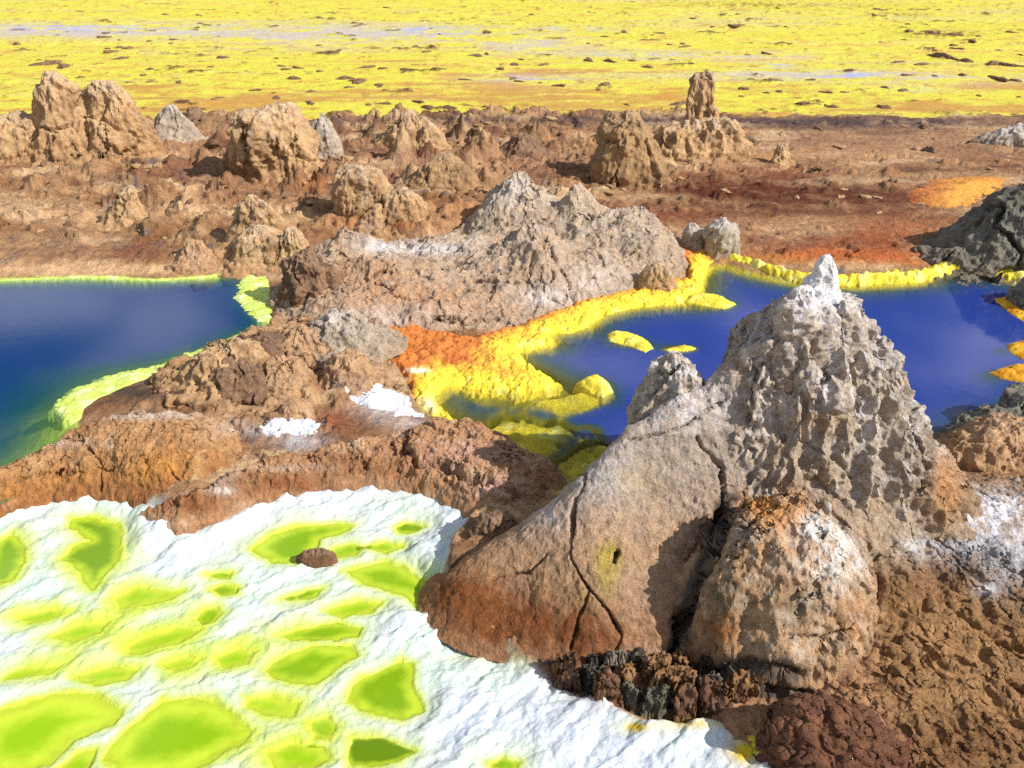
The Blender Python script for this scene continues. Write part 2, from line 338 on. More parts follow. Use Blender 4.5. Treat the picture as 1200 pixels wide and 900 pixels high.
# ------------------------------------------------------------------ ground sheet
def build_ground():
    vv = np.concatenate([np.arange(1130, -90, -1.15)])
    Yd = G(600, vv)[1]
    rows = np.concatenate([[-60, -20, -8, -3, 0, 1.0], Yd[Yd > 1.4], [1.3 * Yd[-1], 2 * Yd[-1], 4 * Yd[-1], 10 * Yd[-1], 40 * Yd[-1]]])
    core = np.arange(-.76, .7601, .00135)
    s = np.concatenate([[-60, -20, -8, -4, -2.4, -1.7, -1.3, -1.05, -.92, -.83], core, [.83, .92, 1.05, 1.3, 1.7, 2.4, 4, 8, 20, 60]])
    dd = np.maximum(rows * cP + H * sP, 3.0)
    X = (dd[:, None] * s[None, :]).astype(f32); Y = np.repeat(rows[:, None], len(s), 1).astype(f32)
    nr, nc = X.shape; X = X.ravel(); Y = Y.ravel()
    h, n = terrain(X, Y)
    u, v, d = PJ(X, Y, h)
    p = (X, Y)
    m1 = fbm(p, .9, 5, .6, seed=21); m2 = fbm(p, 4.0, 4, .6, seed=22); m3 = fbm((X * .4, Y), 1.3, 4, .6, seed=23)
    # brown plain colours
    c = np.tile(S(172, 133, 96), (len(X), 1))
    c = mixc(c, S(140, 98, 66), ss(-.15, .35, m1)); c = mixc(c, S(212, 178, 136), ss(.0, .4, m3 - .2 * m1) * .9)
    c = mixc(c, S(118, 104, 98), ss(.08, .4, m2 + .3 * m1 - .1))
    c = mixc(c, S(96, 58, 42), .75 * ss(.12, .45, -m3 + .3 * m2))
    def spl(rgb, items, k=1.0):
        nonlocal c
        w = gsum(u, v, items); c = mixc(c, rgb, np.clip(w * (1 + k * (m1 * .8 + m2 * .7)), 0, 1) ** 1.1)
    spl(S(98, 52, 34), [(900, 230, 150, 20, .75), (850, 215, 80, 16, .6), (1040, 240, 80, 26, .55), (700, 262, 60, 8, .5), (980, 280, 140, 16, .35)])
    spl(S(140, 78, 50), [(980, 284, 170, 12, .8), (900, 200, 140, 10, .4), (760, 250, 80, 12, .6), (1040, 262, 90, 14, .5), (620, 236, 60, 8, .3)])
    spl(S(184, 138, 100), [(950, 262, 110, 10, .6), (840, 268, 40, 8, .5), (1000, 180, 140, 10, .6)])
    spl(S(168, 130, 100), [(1050, 165, 160, 12, .6), (620, 190, 100, 20, .4)])
    spl(S(120, 78, 70), [(480, 180, 60, 15, .5), (460, 205, 40, 8, .6), (300, 200, 150, 14, .35), (90, 285, 60, 20, .4)])
    spl(S(84, 66, 66), [(700, 140, 500, 5, .8), (1000, 146, 240, 6, .7)])
    spl(S(206, 138, 70), [(930, 302, 60, 6, 1.0), (1060, 306, 80, 5, .7), (850, 300, 30, 6, .8)])
    spl(S(186, 104, 58), [(1020, 300, 110, 8, .85), (1150, 306, 60, 8, .7), (960, 296, 60, 7, .5), (1060, 270, 60, 12, .5)])
    spl(S(214, 172, 128), [(180, 314, 160, 6, 1.0), (60, 318, 160, 5, .9), (130, 250, 80, 10, .5), (100, 262, 60, 8, .4), (420, 190, 100, 8, .3)])
    spl(S(196, 158, 132), [(380, 400, 60, 25, .55), (430, 420, 40, 20, .4), (340, 395, 30, 14, .5), (600, 330, 200, 50, .5)])
    spl(S(196, 128, 74), [(343, 436, 10, 8, 1.0), (360, 215, 40, 8, .4), (470, 262, 50, 8, .4), (540, 245, 40, 10, .4), (430, 262, 60, 12, .5)])
    spl(S(142, 84, 58), [(395, 490, 28, 12, .9), (420, 460, 20, 10, .5), (560, 395, 60, 8, .5), (240, 228, 60, 6, .4), (170, 300, 40, 8, .5)])
    spl(S(238, 240, 246), [(447, 478, 30, 12, .5), (352, 517, 30, 10, .5), (480, 497, 24, 8, .4), (1165, 595, 45, 20, 1.2), (1200, 620, 40, 20, .8)], .6)
    spl(S(198, 108, 58), [(1160, 556, 60, 14, 1.6)])
    spl(S(222, 214, 205), [(215, 494, 60, 4, .7), (300, 505, 40, 8, .4)])
    spl(S(92, 74, 62), [(210, 462, 60, 10, .9), (150, 458, 25, 7, .7)])
    spl(S(240, 220, 90), [(520, 478, 20, 8, .9), (500, 470, 10, 12, .7)])
    # yellow flat colours
    y = np.tile(S(214, 206, 72), (len(X), 1))
    y1 = fbm((X * .3, Y), .55, 5, .6, seed=24); y2 = fbm((X * .35, Y), 2.2, 4, .65, seed=25); y3 = fbm((X * .22, Y), .35, 4, .6, seed=26)
    vn = v + 0
    y4 = fbm((X * .8, Y), 1.6, 5, .75, seed=27); y5 = fbm((X * .6, Y * .8), 5.0, 3, .7, seed=28)
    y = mixc(y, S(228, 220, 128), ss(.0, .5, y1 + .4 * y4) * .7)
    y = mixc(y, S(206, 168, 70), ss(.0, .35, y4 + .5 * y5) * .75)
    y = mixc(y, S(150, 112, 54), ss(.22, .5, y5 + .5 * y4 + .5 * y3 - .05) * .8)
    y = mixc(y, S(214, 160, 70), ss(.04, .36, y2 * .6 + y1 * .5 + .12 * ss(30, 80, vn) - .04) * .6)
    y = mixc(y, S(204, 190, 130), .6 * ss(.1, .45, y3 + .4 * y2))
    y = mixc(y, S(186, 136, 66), .75 * ss(.05, .4, y1 + .5 * y2 - .35 + .5 * ss(40, 120, vn)))
    y = mixc(y, S(196, 184, 168), np.clip(gsum(u, vn, [(180, 36, 260, 9, 1.0), (480, 42, 170, 8, .9), (620, 52, 70, 10, .8), (800, 66, 150, 6, .9), (950, 88, 140, 5, .8), (1100, 92, 120, 8, .7), (620, 96, 80, 6, .5), (360, 42, 100, 9, .6), (1000, 20, 200, 4, .3), (60, 34, 90, 6, .6)]) * ss(-.25, .3, y2 + .7 * y3) * 1.3, 0, 1))
    y = mixc(y, S(168, 172, 214), np.clip(gsum(u, vn, [(90, 33, 90, 4, 1.1), (500, 36, 50, 4, 1.2), (620, 91, 36, 3, 1.4), (985, 88, 30, 3, 1.5), (900, 78, 26, 3, 1.3), (1068, 105, 20, 3, 1.1), (670, 34, 40, 3, .9)]) * ss(-.2, .25, y2), 0, 1) * .9)
    y = mixc(y, S(150, 98, 60), ss(.12, .5, n['crag'] * .5 + .6 * m2 - .15 + .1 * ss(50, 125, vn)))
    y = mixc(y, S(100, 70, 48), ss(.2, .55, n['crag'] * (.6 + .7 * m2)))
    y = mixc(y, S(110, 62, 30), np.clip(gsum(u, vn, [(1100, 39, 40, 4, 1.5), (900, 6, 130, 3, .8), (1060, 17, 30, 2, .9)]) * ss(-.2, .3, m2), 0, 1))
    # white salt colours
    w = np.tile(S(222, 231, 238), (len(X), 1))
    if 'f1' in n:
        f1, f2, wr = n['f1'], n['f2'], n['wr']
        w = mixc(w, S(214, 224, 246), ss(.0, .5, wr) * .7); w = mixc(w, S(216, 238, 214), ss(-.1, .3, -wr + .3 * m1) * .7)
        lime = gsum(u, v, [(150, 720, 200, 50, .9), (60, 690, 90, 40, .7), (330, 640, 90, 28, .7), (450, 672, 70, 24, .7), (120, 780, 200, 30, .9), (330, 850, 100, 40, .8), (280, 740, 120, 30, .6), (110, 650, 60, 40, .8), (10, 650, 40, 50, .8), (280, 900, 200, 30, .7), (400, 800, 60, 30, .4), (470, 590, 60, 12, .5), (780, 850, 60, 14, .9), (880, 850, 24, 30, .6), (420, 705, 50, 8, .4)])
        w = mixc(w, S(214, 228, 120), np.clip(lime * (.42 + 1.2 * wr - .6 * f1), 0, .85))
        w = mixc(w, S(214, 238, 60), .9 * ss(-.20, -.0, n['pud'] + .16 * wr + .06 * f1 - .03) * np.clip(.25 + lime * .6, 0, .9))
        w = mixc(w, S(214, 228, 70), ss(-.06, .02, n['pud'] + .03 * m2))
        w = mixc(w, S(236, 204, 40), np.clip(gsum(u, v, [(885, 850, 16, 26, 1.3), (870, 880, 20, 16, 1.0), (745, 852, 12, 5, 1.0), (590, 770, 60, 6, .4), (480, 568, 16, 8, .6), (820, 848, 40, 7, .7)]) * (1 + m2), 0, 1))
        w = mixc(w, S(168, 120, 84), .45 * ss(.14, .0, n['fo'] + .06 * m2) * ss(.1, .5, m2 + .2))
    c = mixc(c, y, n['wy']); c = mixc(c, w, n['wf'])
    # pool floors and margins
    lim = ss(-.07, -.01, n['sl'] + .02 * m2); c = mixc(c, S(208, 226, 104), lim)
    bott = ss(-.1, -.01, n['sr'] + .03 * m2); fl = mixc(np.tile(S(224, 206, 60), (len(X), 1)), S(236, 236, 150), ss(0, .5, m2)); fl = mixc(fl, S(136, 128, 40), ss(.02, .07, -h - .012 + .05 * m1) * .9); c = mixc(c, fl, bott)
    V = np.stack([X, Y, h], 1)
    q = grid_quads(nr, nc)
    zone = np.where(n['wf'] > .5, 2, np.where(n['wy'] > .5, 1, 0))
    zq = np.median(zone[q], axis=1).astype(int)
    for k, (nm, mt) in enumerate((('ground', M_GROUND), ('salt_flat', M_YELLOW), ('salt_bed', M_WHITE))):
        f = q[zq == k]; idx, inv = np.unique(f, return_inverse=True)
        o = mesh(nm, V[idx], inv.reshape(-1, 4), c[idx], mt); o['kind'] = 'structure'
    del V, q
def ground_z(X, Y): return terrain(np.atleast_1d(np.asarray(X, f32)), np.atleast_1d(np.asarray(Y, f32)))[0]

# ------------------------------------------------------------------ water
def build_water():
    def plane(name, poly, z, step, mat, coverf, pad=.25, tonew=0):
        x0, y0 = poly.min(0) - pad; x1, y1 = poly.max(0) + pad
        xs = np.arange(x0, x1, step); ys = np.arange(y0, y1, step)
        X, Y = np.meshgrid(xs, ys); sh = X.shape; X = X.ravel().astype(f32); Y = Y.ravel().astype(f32)
        cov = coverf(X, Y); s = sdf(poly, X, Y); tone = ss(-.01, max(tonew, .01), s + .04 * fbm((X, Y), 5, 4, .6, seed=51)) + .25 * fbm((X, Y), 9, 4, .6, seed=52) * ss(.0, .1, s)
        q = grid_quads(*sh); q = q[(s[q] > -pad * .8).any(1)]
        idx, inv = np.unique(q, return_inverse=True)
        V = np.stack([X, Y, np.full_like(X, z)], 1)[idx]
        o = mesh(name, V, inv.reshape(-1, 4), None, mat, loc=(*poly.mean(0), z), extra={'cover': cov[idx], **({'tone': np.clip(tone[idx], 0, 1)} if tonew else {})}); o['kind'] = 'structure'
        return o
    dm = lambda k, z=0.0: (lambda X, Y: 1 - np.exp(-np.maximum(z - terrain(X, Y)[0], 0) * k))
    mL = water_mat('blue_water', S(0, 52, 108), S(104, 156, 74), .08, .0006, S(10, 82, 96))
    mR = water_mat('violet_water', S(38, 60, 136), S(126, 126, 30), .07, .0008, S(46, 80, 96))
    o = plane('water', np.clip(L_POOL, -9, 99), 0, .035, mL, dm(4.5)); o['label'] = 'deep blue pool with a lime green rim at the left edge'
    o = plane('water', R_POOL, 0, .03, mR, dm(5.0)); o['label'] = 'violet blue pool with yellow rim behind the big grey cone'
    for (p, dk), P in zip(PUD, PUDW):
        deep = S(156, 200, 24) * (1 - dk) + S(100, 132, 14) * dk
        z = -.1395
        pale = S(206, 224, 66) * (1 - dk) + S(176, 204, 44) * dk
        rad = .5 * math.sqrt(abs(np.sum(P[:, 0] * np.roll(P[:, 1], -1) - np.roll(P[:, 0], -1) * P[:, 1])) / 2)
        o = plane('puddle_water', P, z, .012, water_mat('lime_water', deep, pale, .06, .001, None, 'tone'), dm(90 + 200 * dk, z), .05, (.95 - .65 * dk) * rad)

# ------------------------------------------------------------------ rocks
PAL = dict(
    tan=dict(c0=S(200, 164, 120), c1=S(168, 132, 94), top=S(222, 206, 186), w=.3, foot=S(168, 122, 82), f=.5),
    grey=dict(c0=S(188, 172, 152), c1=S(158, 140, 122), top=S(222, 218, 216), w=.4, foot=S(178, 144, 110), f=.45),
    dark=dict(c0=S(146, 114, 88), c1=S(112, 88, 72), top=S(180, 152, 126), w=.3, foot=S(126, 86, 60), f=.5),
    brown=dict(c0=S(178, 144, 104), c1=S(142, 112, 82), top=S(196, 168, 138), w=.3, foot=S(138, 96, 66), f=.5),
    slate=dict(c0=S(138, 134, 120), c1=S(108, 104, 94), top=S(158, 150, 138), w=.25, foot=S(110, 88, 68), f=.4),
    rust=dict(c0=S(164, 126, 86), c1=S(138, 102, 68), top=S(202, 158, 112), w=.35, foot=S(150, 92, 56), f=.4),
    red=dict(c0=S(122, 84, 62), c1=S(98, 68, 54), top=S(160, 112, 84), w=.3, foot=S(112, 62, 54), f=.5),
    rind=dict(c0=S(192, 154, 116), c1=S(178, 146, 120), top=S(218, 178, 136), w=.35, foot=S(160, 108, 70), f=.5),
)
def normals(P, closed=True):
    du = (np.roll(P, -1, 1) - np.roll(P, 1, 1)) if closed else np.gradient(P, axis=1); dv = np.gradient(P, axis=0)
    n = np.cross(du, dv)
    n = -n if closed else n * np.sign(n[..., 2:3].mean())
    return n / (np.linalg.norm(n, axis=2, keepdims=True) + 1e-9)
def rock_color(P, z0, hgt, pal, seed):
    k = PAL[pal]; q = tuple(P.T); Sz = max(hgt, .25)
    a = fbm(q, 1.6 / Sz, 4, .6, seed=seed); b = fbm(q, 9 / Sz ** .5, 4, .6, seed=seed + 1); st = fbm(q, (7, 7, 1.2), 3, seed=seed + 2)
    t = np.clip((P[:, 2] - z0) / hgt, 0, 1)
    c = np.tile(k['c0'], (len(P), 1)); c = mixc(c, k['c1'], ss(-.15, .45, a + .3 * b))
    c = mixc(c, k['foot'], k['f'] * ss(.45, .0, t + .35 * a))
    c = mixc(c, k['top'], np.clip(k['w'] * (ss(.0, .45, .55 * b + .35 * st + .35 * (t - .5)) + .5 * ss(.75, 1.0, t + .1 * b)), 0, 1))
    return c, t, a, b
def displace(P, Sz, hh, closed, amp, rib, crack, pit, bumpy, ripple, carve, s, calm=None, step=.008):
    sh = P.shape[:2]
    def oc(f, o): return int(np.clip(np.floor(np.log2(1 / (2.6 * step * f))) + 1, 1, o))
    def q(P): return tuple(np.ascontiguousarray(P[..., i]).ravel().astype(f32) for i in range(3))
    if hh is None: lim = lim2 = lim3 = np.ones((1, 1))
    else:
        lim = np.minimum(1, hh / (.22 * Sz))[:, None]; lim2 = np.minimum(1, hh / (.10 * Sz))[:, None] * .8 + .2; lim3 = np.minimum(1, hh / .05)[:, None] * .85 + .15
    if calm is not None: lim = lim * calm; lim2 = lim2 * calm; lim3 = lim3 * calm
    N = normals(P, closed)
    if amp: P = P + N * (lim * amp * Sz * .13 * fbm(q(P), 1.5 / Sz, 3, seed=s).reshape(sh))[..., None]
    N = normals(P, closed); Q = q(P)
    w1 = fbm(Q, 3.5 / Sz, 3, seed=s + 5)
    d1 = rib * Sz * .060 * (fbm((Q[0] + .05 * w1, Q[1], Q[2]), (6 / Sz, 6 / Sz, 1.3 / Sz), 4, .55, ridge=True, seed=s + 6) - .65)
    d1 += bumpy * Sz * (.035 * fbm(Q, 6 / Sz, oc(6 / Sz, 6), .62, seed=s + 7) + .040 * fbm(Q, 3.2 / Sz, oc(3.2 / Sz, 6), .58, ridge=True, seed=s + 19) - .020)
    if crack:
        w3 = fbm(Q, 14 / Sz, 3, .6, seed=s + 17)
        f1, f2, _ = worley((Q[0] + .13 * Sz * w1 + .03 * Sz * w3, Q[1] - .10 * Sz * w1 + .03 * Sz * w3, (Q[2] + .1 * Sz * w1) * .7), 2.1 / Sz, s + 8)
        g = f2 - f1; wd = fbm(Q, 2.5 / Sz, 2, seed=s + 9)
        d1 -= crack * Sz * .075 * np.exp(-(g / .028) ** 2) * ss(-.2, .3, wd)
        f1, f2, ci = worley((Q[0] + .04 * Sz * w3, Q[1], Q[2] * .6), 5.5 / Sz, s + 18)
        d1 += crack * Sz * .030 * (ci - .5) * ss(.0, .12, f2 - f1)
        d1 -= crack * Sz * .022 * np.exp(-((f2 - f1) / .05) ** 2) * ss(-.1, .3, -wd)
    P = P + N * (lim2 * d1.reshape(sh))[..., None]
    N = normals(P, closed); Q = q(P); fs = Sz ** .5
    d2 = pit * .020 * fs * fbm(Q, 11 / fs, oc(11 / fs, 5), .62, seed=s + 10)
    f1, f2, _ = worley(Q, 13 / fs, s + 11); d2 -= pit * .024 * fs * np.clip(.75 - f1 * 1.2, 0, 1)
    d2 -= pit * .014 * fs * np.abs(fbm(Q, 24 / fs, oc(24 / fs, 4), .6, seed=s + 12))
    if ripple:
        rr = fbm((Q[0] * .55 + Q[1] * .83 + .12 * w1, Q[0] * .83 - Q[1] * .55, Q[2]), (11, 2.8, 3), 3, .4, ridge=True, seed=s + 13)
        d2 += ripple(Q) * rr if callable(ripple) else ripple * rr
    d2 = (lim3 * d2.reshape(sh)).ravel()
    if len(carve):
        U, W, _ = PJ(*Q); wob = 6 * fbm(Q, 6, 5, .6, seed=s + 14); wo2 = 6 * fbm(Q, 6, 5, .6, seed=s + 15)
        face = ss(-.05, .2, (N.reshape(-1, 3) * (np.array([0, 0, H]) - P.reshape(-1, 3))).sum(1)); mod = .65 + .7 * fbm(Q, 5, 2, seed=s + 16)
        for (pts, wpx, dep) in carve:
            dl, _ = dline(np.array(pts), U + wob, W + wo2)
            d2 = d2 - face * dep * np.clip(mod, .15, 1.4) * np.exp(-(dl / (wpx * np.clip(mod, .4, 1.5))) ** 2)
    return P + N * d2.reshape(sh)[..., None]
class TPS:
    """thin plate surface through traced points"""
    def __init__(self, pts, lam=.002):
        a = np.array(pts, float); self.p = a[:, :2]; n = len(a)
        r2 = ((self.p[:, None] - self.p[None]) ** 2).sum(2); K = .5 * r2 * np.log(r2 + 1e-12); K[np.arange(n), np.arange(n)] = lam
        A = np.zeros((n + 3, n + 3)); A[:n, :n] = K; A[:n, n] = A[n, :n] = 1; A[:n, n + 1:] = self.p; A[n + 1:, :n] = self.p.T
        self.w = np.linalg.solve(A, np.concatenate([a[:, 2], np.zeros(3)]))
    def __call__(self, X, Y):
        n = len(self.p)
        def run(x, y):
            z = self.w[n] + self.w[n + 1] * x + self.w[n + 2] * y
            for (px, py), w in zip(self.p, self.w):
                r2 = (x - px) ** 2 + (y - py) ** 2; z = z + w * .5 * r2 * np.log(r2 + 1e-12)
            return z
        return par(run, X, Y)
def hpatch(name, x0, x1, y0, y1, step, zfun, pal, seed, paint=None, parent=None, base=(0, 0, 0), keep=-.12, Sz=1.0, amp=.5, rib=.3, crack=.3, pit=1.0, bumpy=1.0, ripple=0.0, carve=(), calm=None):
    """a rock body seen from above as a height field, then displaced along its normals"""
    X, Y = np.meshgrid(np.arange(x0, x1, step), np.arange(y0, y1, step)); sh = X.shape
    Z = zfun(X.ravel(), Y.ravel()).reshape(sh)
    cm = None if calm is None else calm(X.ravel(), Y.ravel()).reshape(sh)
    P = np.stack([X, Y, Z], 2); ok = (Z > keep).ravel()
    P = displace(P, Sz, None, False, amp, rib, crack, pit, bumpy, ripple, carve, seed, cm, step)
    q = grid_quads(*sh); q = q[ok[q].any(1)]; idx, inv = np.unique(q, return_inverse=True)
    V = P.reshape(-1, 3)[idx]; N = normals(P, False).reshape(-1, 3)[idx]
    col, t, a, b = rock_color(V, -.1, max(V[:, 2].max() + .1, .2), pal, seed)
    if paint is not None: col = paint(V, N, col, t, a, b)
    return mesh(name, V, inv.reshape(-1, 4), col, M_ROCK, parent, base)
def XYZ(pts):
    out = []
    for (u, v, y) in pts:
        k = (CY - v) / F; t = y / (cP + k * sP); out.append(((u - CX) / F * t, y, H + t * (-sP + k * cP)))
    return out
def lathe(name, rows, vb=None, yc=None, pal='tan', ratio=.85, seed=0, amp=1.1, rib=.9, crack=.9, pit=.7, px=1.45, parent=None,
          carve=(), paint=None, sq=2.2, dip=-.3, flare=1.12, bumpy=1.0, mat=None, ripple=0.0, facet=0, zg=0.0):
    r = np.array(rows, float)
    if yc is None:
        um = (r[-1, 1] + r[-1, 2]) / 2
        for _ in range(4):
            gx, yb = (float(q_) for q_ in G(um, vb, zg)); zg = .5 * zg + .5 * float(np.clip(ground_z(gx, yb)[0], 0, .35))
        yc = yb
        for _ in range(3):
            hw = (r[-1, 2] - r[-1, 1]) / 2 / F * (yc * cP + H * sP); yc = yb + hw * ratio * .8
    k = (CY - r[:, 0]) / F; t = yc / (cP + k * sP); z = H + t * (-sP + k * cP)
    xl = (r[:, 1] - CX) / F * t; xr = (r[:, 2] - CX) / F * t
    cx, hw = (xl + xr) / 2, (xr - xl) / 2
    if vb is not None and z[-1] > zg - .1:
        w0 = hw[-1]; zs = [zg + max((z[-1] - zg) * .5, .06), zg, zg - .10]
        cx = np.append(cx, [cx[-1]] * 3); hw = np.append(hw, [w0 * 1.12, w0 * 1.35, w0 * 1.8]); z = np.append(z, [q_ for q_ in zs] if z[-1] > zg + .07 else [z[-1] - .02, z[-1] - .06, z[-1] - .16])
    elif z[-1] > dip:
        cx = np.append(cx, cx[-1]); hw = np.append(hw, hw[-1] * flare); z = np.append(z, dip)
    # rounded cap
    z = np.concatenate([[z[0] + .22 * hw[0], z[0] + .17 * hw[0]], z]); cx = np.concatenate([[cx[0], cx[0]], cx]); hw = np.concatenate([[.004, hw[0] * .6], hw])
    L = np.concatenate([[0], np.cumsum(np.hypot(np.diff(z), np.diff(hw)) + .3 * np.abs(np.diff(cx)))])
    d = yc * cP + (H - z.mean()) * sP; st = d / F * px * 1.17
    nt = int(np.clip(L[-1] / st, 14, 620)); nth = int(np.clip(2 * np.pi * hw.mean() * 1.25 / st, 24, 1300))
    T = np.linspace(0, L[-1], nt)
    def sm(a):
        y = np.interp(T, L, a); w = max(3, nt // 22) | 1
        yy = np.pad(y, w // 2, mode='edge'); return np.convolve(yy, np.ones(w) / w, 'valid')
    zz, cc, hh = np.interp(T, L, z), sm(cx), sm(hw); hh[0] = .003
    th = np.linspace(0, 2 * np.pi, nth, endpoint=False); ct, sn = np.cos(th), np.sin(th)
    e = 2 / sq; ct = np.sign(ct) * np.abs(ct) ** e; sn = np.sign(sn) * np.abs(sn) ** e
    P = np.stack([cc[:, None] + hh[:, None] * ct, yc + hh[:, None] * ratio * sn, np.repeat(zz[:, None], nth, 1)], 2)
    hgt = zz[0] - max(zz[-1], -.02); wid = 2 * hh.max(); Sz = float(np.clip(.5 * (hgt + wid * .7), .12, 1.7))
    sh = P.shape[:2]
    if facet:
        rg = np.random.default_rng(int(seed * 7) + 3); C0 = np.array([cc.mean(), yc, zz[0] - hgt * .75]); D = P - C0
        rx, rz = hh.max(), hgt * .75; Dn = D / np.array([rx, rx * ratio, max(rz, .03)])
        sc = np.ones(sh)
        for _ in range(facet):
            nv = rg.normal(size=3); nv[2] = abs(nv[2]) * .7; nv /= np.linalg.norm(nv); dd = rg.uniform(.62, .95)
            sc = np.minimum(sc, dd / np.maximum((Dn * nv).sum(2), dd))
        P = C0 + D * sc[..., None]
    P = displace(P, Sz, hh, True, amp, rib, crack, pit, bumpy, ripple, carve, seed * 1.37, None, st)
    s = seed * 1.37
    P[0] = P[0].mean(0)
    Vx = P.reshape(-1, 3); base = np.array([cc[-1], yc, max(zz[-1], 0)])
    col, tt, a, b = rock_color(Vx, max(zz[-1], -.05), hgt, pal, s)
    if paint is not None: col = paint(Vx, normals(P).reshape(-1, 3), col, tt, a, b)
    o = mesh(name, Vx, grid_quads(*sh, closed=True)[:, ::-1], col, mat or M_ROCK, parent, base)
    return o
def patch(name, poly, zfun, step, colfun, mat, parent=None, margin=.03, z0=0.0, rag=.03, disp=None):
    """a lump of crust or mud on the ground, over a traced outline; zfun and colfun get (X, Y, inside distance)"""
    P = GP(poly, z0); x0, y0 = P.min(0) - margin - .05; x1, y1 = P.max(0) + margin + .05
    X, Y = np.meshgrid(np.arange(x0, x1, step), np.arange(y0, y1, step)); sh = X.shape
    X = X.ravel().astype(f32); Y = Y.ravel().astype(f32)
    d = sdf(P, X, Y); d = d + rag * fbm((X, Y), 5, 4, .65, seed=3.3)
    return _patch(name, X, Y, d, sh, zfun, colfun, mat, parent, margin, (*P.mean(0), 0), disp)
def ribbon(name, line, wid, zfun, step, colfun, mat, parent=None, margin=.03, z0=0.0):
    P = GP(line, z0); m = max(wid) + margin + .05
    x0, y0 = P.min(0) - m; x1, y1 = P.max(0) + m
    X, Y = np.meshgrid(np.arange(x0, x1, step), np.arange(y0, y1, step)); sh = X.shape
    X = X.ravel().astype(f32); Y = Y.ravel().astype(f32)
    dl, w = dline(P, X, Y, np.array(wid)); d = w * (1 + .5 * fbm((X, Y), 3.5, 4, .6, seed=4.1)) - dl + .03 * fbm((X, Y), 14, 3, seed=3.7)
    return _patch(name, X, Y, d, sh, zfun, colfun, mat, parent, margin, (*P.mean(0), 0))
def _patch(name, X, Y, d, sh, zfun, colfun, mat, parent, margin, loc, disp=None):
    q = grid_quads(*sh); q = q[(d[q] > -margin).all(1)]
    if disp:
        P = np.stack([X, Y, zfun(X, Y, d)], 1).reshape(*sh, 3)
        P = displace(P, disp['Sz'], None, False, disp['amp'], disp['rib'], disp['crack'], disp['pit'], disp['bumpy'], 0, disp.get('carve', ()), disp['seed'], ss(-.02, .12, d).reshape(sh) * .9 + .1, disp['step']).reshape(-1, 3)
        idx, inv = np.unique(q, return_inverse=True); V = P[idx]; V[:, 2] -= .08 * ss(0, -margin, d[idx])
        return mesh(name, V, inv.reshape(-1, 4), colfun(X[idx], Y[idx], d[idx], V[:, 2]), mat, parent, loc)
    idx, inv = np.unique(q, return_inverse=True); X, Y, d = X[idx], Y[idx], d[idx]
    Z = zfun(X, Y, d); V = np.stack([X, Y, Z], 1)
    # skirt: the outline falls away into the ground
    V[:, 2] -= .08 * ss(0, -margin, d)
    return mesh(name, V, inv.reshape(-1, 4), colfun(X, Y, d, Z), mat, parent, loc)
def cauli(X, Y, f=9.0, seed=1.0):
    w = fbm((X, Y), 6, 3, seed=seed + 3)
    a1, _, ai = worley((X + .03 * w, Y - .03 * w), f, seed); b1, _, _ = worley((X, Y), f * 2.6, seed + 1)
    return np.sqrt(np.clip(1 - (a1 * 1.15) ** 2, 0, 1)) * (.5 + .6 * ai) + .32 * np.sqrt(np.clip(1 - b1 ** 2, 0, 1))

